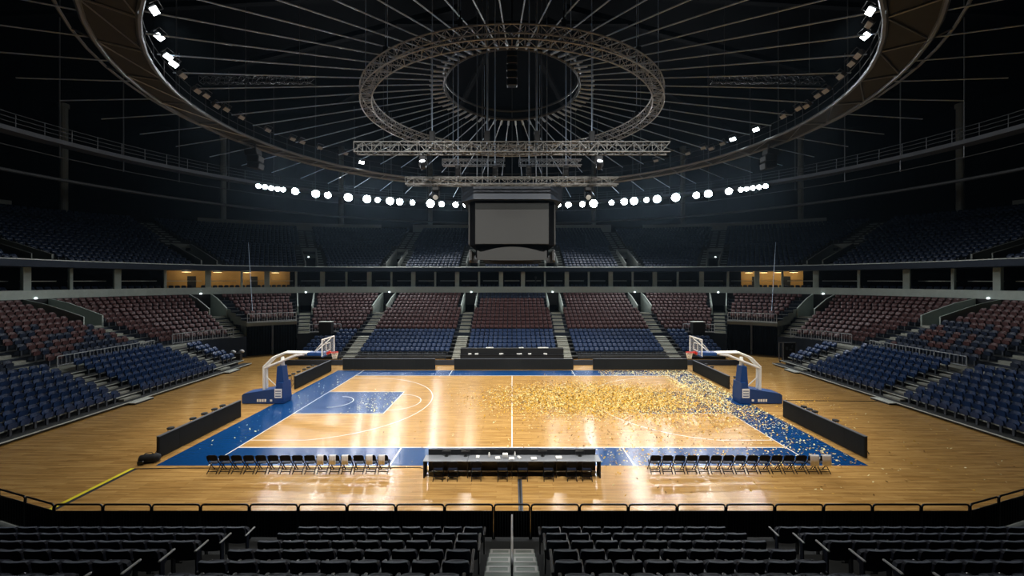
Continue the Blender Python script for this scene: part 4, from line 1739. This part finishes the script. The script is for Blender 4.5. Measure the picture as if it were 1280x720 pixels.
def catwalk_ring():
    t = thing('catwalk_ring', 'round lighting catwalk with brown deck and tube edges under the roof', 'catwalk', (0, RCY, 20.0))
    n = 72
    m = MB()
    vs = []
    E = lambda A, B, a, z: (A * math.cos(a), B * math.sin(a), z)
    for i in range(n):
        a = 2 * PI * i / n
        for A, B, z in ((RIA + .1, RIB + .1, 0), (ROA - .1, ROB - .1, 0), (ROA - .1, ROB - .1, .06), (RIA + .1, RIB + .1, .06)):
            vs.append(E(A, B, a, z))
    fs = []
    for i in range(n):
        j = (i + 1) % n
        for c in range(4):
            c2 = (c + 1) % 4
            fs.append((4 * i + c, 4 * j + c, 4 * j + c2, 4 * i + c2))
    m.add(vs, fs)
    m.build('deck', 'deck_brown', t)
    m = MB(); m.tube(circ(RIA, -.05, n, RIB), .12, 7, closed=True); m.build('inner_edge_tube', 'steel', t)
    m = MB(); m.tube(circ(ROA, -.05, n, ROB), .12, 7, closed=True); m.build('outer_edge_tube', 'steel', t)
    m = MB()
    for i in range(36):
        a, b = 2 * PI * i / 36, 2 * PI * (i + 1) / 36
        m.tube([E(RIA, RIB, a, -.06), E(ROA, ROB, a, -.06)], .06, 5)
        m.tube([E(RIA, RIB, a, -.06), E(ROA, ROB, b, -.06)], .035, 5)
    m.build('cross_bracing', 'steel', t)
    m = MB()
    for z in (.55, 1.1):
        m.tube(circ(RIA, z, n, RIB), .025, 5, closed=True)
    for i in range(72):
        a = 2 * PI * i / 72
        m.tube([E(RIA, RIB, a, 0), E(RIA, RIB, a, 1.1)], .025, 4)
    m.build('railing', 'steel_dark', t)
    m = MB(); m.tube(circ(ROA + .8, .25, n, ROB + .8), .07, 6, closed=True)
    for i in range(36):
        a = 2 * PI * i / 36
        m.tube([E(ROA, ROB, a, -.05), E(ROA + .8, ROB + .8, a, .25)], .045, 5)
    m.build('outrigger', 'steel', t)
    for i in range(18):
        a = 2 * PI * (i + .5) / 18
        m = MB(); m.tube([E(22, 18.9, a, 0), E(22, 18.9, a, 12.9)], .035, 5); m.build('hanger_rod', 'steel_dark', t)


catwalk_ring()
EA, EB, EZ = 39.3, 32.6, 20.2
t = thing('outer_catwalk', 'wide outer catwalk with railings carrying the far floodlights', 'catwalk', (0, 0, EZ))
n = 120


def ell(off, z, nn=120):
    return [((EA + off) * math.cos(2 * PI * i / nn), (EB + off) * math.sin(2 * PI * i / nn), z) for i in range(nn)]


m = MB()
for i in range(n):
    a, b = 2 * PI * i / n, 2 * PI * (i + 1) / n
    q = [(-.0, 0), (1.4, 0), (1.4, .35), (0, .35)]
    vs = [((EA + o_) * math.cos(w), (EB + o_) * math.sin(w), z) for w in (a, b) for o_, z in q]
    m.add(vs, [(0, 1, 5, 4), (1, 2, 6, 5), (2, 3, 7, 6), (3, 0, 4, 7)])
m.build('deck', 'seat_grey', t)
m = MB()
for z in (.7, 1.05, 1.4):
    m.tube(ell(.05, z), .03, 4, closed=True)
for i in range(0, n):
    a = 2 * PI * i / n
    m.tube([((EA + .05) * math.cos(a), (EB + .05) * math.sin(a), .3), ((EA + .05) * math.cos(a), (EB + .05) * math.sin(a), 1.4)], .03, 4)
m.build('railing', 'steel_dark', t)
m = MB(); m.tube(ell(.3, -1.1), .04, 5, closed=True); m.build('lower_rail', 'steel_dark', t)
for i in range(48):
    a = 2 * PI * (i + .5) / 48
    x, y = (EA + .7) * math.cos(a), (EB + .7) * math.sin(a)
    m = MB(); m.tube([(x, y, -1.1), (x, y, 13.3)], .05, 5); m.build('hanger_rod', 'steel_dark', t)
m = MB(); m.tube(ell(2.6, -2.6), .16, 6, closed=True); m.build('ring_beam', 'black', t)


# ------------------------------------------------------------------ floodlights
def flood_meshes(r, key, lens):
    h = MB(); h.lathe([(r * .55, -.42), (r * .8, -.36), (r * 1.06, -.04), (r * 1.06, .0)], 18, (0, 0, 0), 'y')
    l = MB(); l.lathe([(r, .0), (r * .98, .02), (r * .5, .035)], 18, (0, 0, 0), 'y')
    y = MB(); y.tube([(-r * 1.12, -.1, 0), (-r * 1.12, -.1, r * 1.25), (r * 1.12, -.1, r * 1.25), (r * 1.12, -.1, 0)], .03, 5)
    return h.mesh('housing', ['black'], True), l.mesh('lens', [lens], True), y.mesh('yoke', ['steel_dark'])


FM = {}


def aim_matrix(loc, target):
    d = (Vector(target) - Vector(loc)).normalized()      # local +y looks at the target
    return d.to_track_quat('Y', 'Z').to_euler()


def spot(name, loc, target, power, size, blend, radius, color, parent=None):
    L = bpy.data.lights.new(name, 'SPOT')
    L.energy = power
    L.spot_size = size
    L.spot_blend = blend
    L.shadow_soft_size = radius
    L.color = color
    o = bpy.data.objects.new(name, L)
    COL.objects.link(o)
    d = (Vector(target) - Vector(loc)).normalized()
    o.location = loc
    o.rotation_euler = d.to_track_quat('-Z', 'Y').to_euler()
    return o


def floodlight(loc, target, r, lens, label, group):
    key = (round(r, 2), lens)
    if key not in FM:
        FM[key] = flood_meshes(r, key, lens)
    t = thing('floodlight', label, 'floodlight', loc, 0, group)
    t.rotation_euler = aim_matrix(loc, target)
    for nm, me in zip(('housing', 'lens', 'yoke'), FM[key]):
        o = bpy.data.objects.new(nm, me)
        COL.objects.link(o)
        o.parent = t
    return t


def on_ellipse(pxx, off):
    """point of the outer catwalk's inner edge in the direction of image column pxx"""
    k = (pxx - 640) / FPX
    lo, hi = 40.0, 60.2
    f = lambda Z: (k * Z / (EA + off)) ** 2 + ((Z - CAMD) / (EB + off)) ** 2 - 1
    for _ in range(60):
        mid = (lo + hi) / 2
        if f(mid) > 0:
            hi = mid
        else:
            lo = mid
    return k * lo, lo - CAMD


FAR = [(323, 4.6), (331, 4.8), (339, 4.6), (347, 4.6), (354, 4.2), (369, 4.2), (394.7, 4.6), (409.7, 4.0), (435.4, 5.2), (458.7, 5.0), (471.9, 3.4), (487.5, 4.8), (499.7, 4.3),
       (515.6, 3.3), (538, 5.0), (552, 3.8), (569.6, 3.8), (581.5, 2.8)]
lamp_lights = []
for s, nm in ((-1, 'left'), (1, 'right')):
    for i, (c, rp) in enumerate(FAR):
        cc = c if s < 0 else 1280 - c
        x, y = on_ellipse(cc, -.55)
        r = rp / FPX * (y + CAMD) * .9
        r = .26 if i < 5 else round(r / .05) * .05
        z = EZ - .35
        kind = 'in the tight cluster' if i < 5 else 'on the far catwalk'
        floodlight((x, y, z), (x * .25, -9, 4), r, 'lens_far' if rp > 4.55 else 'lens_far_small', 'glowing floodlight %s on the %s, %s counted from the outer end' % (kind, nm, ORD[i]), 'far catwalk floodlights')
        if FAR_W > 0 and i % 3 == 1:
            d = (Vector((x * .2, -8, 0)) - Vector((x, y, z))).normalized()
            p = Vector((x, y, z)) + d * .2
            spot('flood_beam', p, (x * .2, -6, 0), FAR_W * 3, math.radians(70), .8, r, (.92, .96, 1.0))
# lamps along the inner catwalk
RING_L = [  # px, py, lit, rectangular
    (193, 13, 1), (199, 46, 1), (202, 56, 1), (210, 71, 1), (217, 80, 1), (197, 30, 0), (229, 95, 0), (247, 114, 0), (258, 120, 0), (271, 133, 0), (283, 137, 0), (291, 142, 0), (302, 147, 0),
    (310, 151, 1), (335, 163, 0), (343, 167, 1), (366, 174, 0), (378, 178, 0), (400, 185, 0), (432, 192, 0), (452, 203, 1)]
RING_R = [(1088, 14, 1), (1082, 45, 1), (1079, 56, 0), (1072, 70, 0), (1064, 80, 0), (1086, 31, 0), (1050, 96, 0), (1032, 114, 0), (1022, 120, 0), (1008, 133, 0), (998, 136, 0), (989, 141, 0), (979, 146, 0),
          (970, 152, 0), (945, 162, 1), (937, 166, 1), (916, 174, 1), (903, 180, 0), (889, 186, 0), (879, 185, 0), (860, 192, 0), (820, 201, 0)]


def rect_meshes(lens):
    h = MB(); h.bevbox(-.27, .27, -.26, .0, -.16, .16, .05)
    l = MB(); l.bevbox(-.25, .25, .0, .03, -.14, .14, .012)
    y = MB(); y.tube([(-.31, -.12, 0), (-.31, -.12, .36), (.31, -.12, .36), (.31, -.12, 0)], .025, 5)
    return h.mesh('housing', ['steel_dark']), l.mesh('lens', [lens]), y.mesh('yoke', ['steel_dark'])


placed = []
RM = {1: rect_meshes('lens_ring'), 0: rect_meshes('lens_off')}
for nm, lst in (('left', RING_L), ('right', RING_R)):
    for i, (pxx, py, lit) in enumerate(lst):
        # on the inner railing of the ring, in the direction of the lamp
        k = (pxx - 640) / FPX
        ea, eb = RIA - .45, RIB - .45
        zc = CAMD + RCY
        A_ = (k / ea) ** 2 + 1 / eb ** 2
        B_ = -2 * zc / eb ** 2
        C_ = (zc / eb) ** 2 - 1
        disc = max(0, B_ * B_ - 4 * A_ * C_)
        zs = [(-B_ + math.sqrt(disc)) / (2 * A_), (-B_ - math.sqrt(disc)) / (2 * A_)]
        best = min(zs, key=lambda Z: abs(CAMH + (HOR - py) / FPX * Z - 20.6))
        z = min(21.3, max(19.6, CAMH + (HOR - py) / FPX * best))
        loc = (k * best, best - CAMD, z)
        if any((Vector(loc) - q).length < .82 for q in placed):
            continue
        placed.append(Vector(loc))
        t = thing('stage_floodlight', '%s square floodlight clamped to the round catwalk, %s along its %s half' % ('lit' if lit else 'unlit', ORD[i], nm), 'floodlight', loc, 0, 'floodlights on the round catwalk')
        t.rotation_euler = aim_matrix(loc, (loc[0] * .15, loc[1] * .15 - (3 if lit else 0), 3.0))
        for q, me in zip(('housing', 'lens', 'yoke'), RM[lit]):
            o = bpy.data.objects.new(q, me)
            COL.objects.link(o)
            o.parent = t
# court light: floodlights all round the catwalk ring, aimed at the court
for i in range(12):
    a = 2 * PI * (i + .5) / 12
    x, y = (RIA - .5) * math.cos(a), RCY + (RIB - .5) * math.sin(a)
    spot('court_flood', (x, y, 19.7), (x * .45, 2.0 + y * .15, 0), COURT_W * (1.0 - .03 * y), math.radians(88), 1.0, .3, (1.0, .96, .9))
for (x, y, tx, ty) in ((-19, 3, -18.5, 4), (19, 3, 18.5, 4), (-17, -7, -18, -7.5), (17, -7, 18, -7.5), (-7, -15, -8, -12), (7, -15, 8, -12)):
    spot('floor_fill', (x, y, 19.6), (tx, ty, 0), COURT_W * .42, math.radians(74), 1.0, .3, (1.0, .95, .88))  # added fill brightening the outer and near floor, no fixtures modelled
for s in (-1, 1):
    spot('bench_fill', (s * 12, -31.5, 20.6), (s * 9.9, -9.4, .5), 12500, math.radians(25), .9, .3, (1.0, .98, .95))  # unseen pair added behind the camera to brighten towels and bench
for (x, y, tx, ty, w) in ((-9, -15.5, -6, 26, 1.0), (9, -15.5, 6, 26, 1.0), (20, -2, -33, 5, .1), (-20, -2, 33, 5, .1), (16, -11, -32, 22, .3), (-16, -11, 32, 22, .3)):
    spot('stand_fill', (x, y, 19.6), (tx, ty, 3), FILL_W * w, math.radians(70), 1.0, .3, (.92, .97, 1.0))  # added fill light for the dark stands, not tied to any fixture

# moving heads under the straight trusses
for i, (x, y, z, lit, nm) in enumerate(((-5.0, -5.4, 15.06, 1, 'left end of the front straight truss'), (4.9, -5.4, 15.06, 1, 'right end of the front straight truss'),
                                        (-4.6, -3.75, 13.7, 0, 'left part of the lower straight truss'), (4.6, -3.75, 13.7, 0, 'right part of the lower straight truss'))):
    t = thing('moving_head_light', 'moving head spotlight hanging under the %s' % nm, 'stage light', (x, y, z))
    m = MB(); m.bevbox(-.2, .2, -.16, .16, .22, .46, .04); m.tube([(0, 0, .4), (0, 0, .55)], .05, 6); m.build('base', 'black', t)
    m = MB(); m.tube([(-.2, 0, .24), (-.22, 0, -.12)], .04, 6); m.tube([(.2, 0, .24), (.22, 0, -.12)], .04, 6); m.build('yoke', 'black', t)
    m = MB(); m.lathe([(.10, -.22), (.16, -.15), (.18, .12), (.15, .22)], 12, (0, 0, -.1), 'y'); m.move(Matrix.Rotation(-.9 if lit else .5, 4, 'X')); hd = m.build('head', 'black_gloss', t, True)
    m = MB(); m.lathe([(.155, -.225), (.10, -.235)], 12, (0, 0, -.1), 'y'); m.move(Matrix.Rotation(-.9 if lit else .5, 4, 'X')); m.build('lens', 'lens_ring' if lit else 'lens_off', hd)

# hanging loudspeakers on the ring
for s, nm in ((-1, 'left'), (1, 'right')):
    k = (s * 405) / FPX
    t = thing('hanging_speaker', 'dark loudspeaker hanging under the round catwalk on its %s part' % nm, 'speaker', (s * 21.4, 5.2, 17.9))
    for q in range(3):
        m = MB(); m.bevbox(-.5, .5, -.4, .4, .55 * q - .1, .55 * q + .42, .06); m.move(Matrix.Rotation(s * .15 * (q - 1), 4, 'Y')); m.build('speaker_cabinet', 'black', t)
    m = MB(); m.tube([(0, 0, 1.4), (0, 0, 1.98)], .06, 6); m.build('bracket', 'steel_dark', t)

# long wires from the upper deck down to the corner rails
for s, nm in ((-1, 'left'), (1, 'right')):
    m = MB(); m.tube([(s * 34.0, 23.0, 13.4), (s * 30.6, 18.7, 4.6)], .03, 5)
    put('hanging_wire', m, 'cable_steel', (0, 0, 0), 'long thin wire slanting down to the rail over the %s tunnel' % nm, 'wire')

# lamps over the doorways and in the lit suites
n_dl = 0
for a in AISLE:
    for d, z, w in (((BD_IN[0] - .06, BD_IN[1] - .06), 6.82, 'lower'), ((up_d(7)[0] - .06, up_d(7)[1] - .06), up_h(0) + 2.1, 'upper')):
        x, y, _ = pt(a, *d)
        P = px(x, y, z)
        if not (0 < P[0] < 1280):
            continue
        m = MB(); m.bevbox(-.11, .11, -.03, .03, -.07, .07, .02)
        side = 'left' if x < 0 else 'right'
        idx = AISLE.index(a) if a < 2.5 else 11 - AISLE.index(a)
        put('doorway_lamp', m, 'door_glow', (x, y, z), 'small white lamp over %s tier doorway, %s from the centre on the %s' % (w, ORD[5 - idx], side), 'lamp', 'doorway lamps', False, facing(a, *d))
ns = 0
for (a, b), nm in zip(LIT, ('left', 'right')):
    for q in range(4):
        tt = a + (b - a) * (q + .5) / 4
        x, y, _ = pt(tt, s_in[0] + 1.6, s_in[1] + 1.6)
        r = facing(tt, *s_in)
        t = thing('ceiling_lamp', 'warm ceiling lamp in the lit suite on the %s, %s along' % (nm, ORD[q]), 'lamp', (x, y, 9.6), r, 'suite ceiling lamps')
        if q in (0, 2):
            xb, yb_, _ = pt(tt + .02, s_back[0] - .06, s_back[1] - .06)
            m = MB(); m.bevbox(-.45, .45, -.03, .03, 0, 2.05, .01); m.bevbox(-.40, .40, .03, .045, .06, 1.98, .005)
            put('suite_doorway', m, 'black', (xb, yb_, 7.0), 'dark door in the back wall of the lit suite on the %s, %s one' % (nm, ('first', '', 'second')[q]), 'door', 'suite doors', False, r)
        m = MB(); m.bevbox(-.5, .5, -.08, .08, -.02, .14, .02); m.build('housing', 'steel_dark', t)
        m = MB(); m.bevbox(-.46, .46, -.06, .06, -.06, -.02, .01); m.build('diffuser', 'suite_glow', t)
        L = bpy.data.lights.new('suite_light', 'POINT')
        L.energy = 34
        L.color = (1.0, .84, .54)
        L.shadow_soft_size = .15
        o = bpy.data.objects.new('suite_light', L)
        COL.objects.link(o)
        o.location = (x, y, 9.4)

# broadcast camera on the parapet walk above the far centre block
cx0, cy0, _ = pt(2.5 + 3.4 / 40, BD_IN[0] + .55, BD_IN[1] + .55)
t = thing('broadcast_camera', 'dark camera on tripod standing on the parapet above the far centre block', 'camera', (cx0, cy0, 7.56))
for i in range(3):
    a = PI / 2 + i * 2 * PI / 3
    m = MB(); m.tube([(0, 0, 1.15), (.38 * math.cos(a), .38 * math.sin(a), 0)], .03, 6); m.build('leg', 'black', t)
m = MB(); m.bevbox(-.14, .14, -.35, .3, 1.17, 1.5, .03); m.build('body', 'black', t)
m = MB(); m.lathe([(.07, -.62), (.1, -.58), (.09, -.34)], 12, (0, 0, 1.33), 'y'); m.build('lens', 'black_gloss', t, True)
m = MB(); m.tube([(.05, .25, 1.2), (.1, .65, 1.0)], .02, 6); m.build('pan_bar', 'black', t)
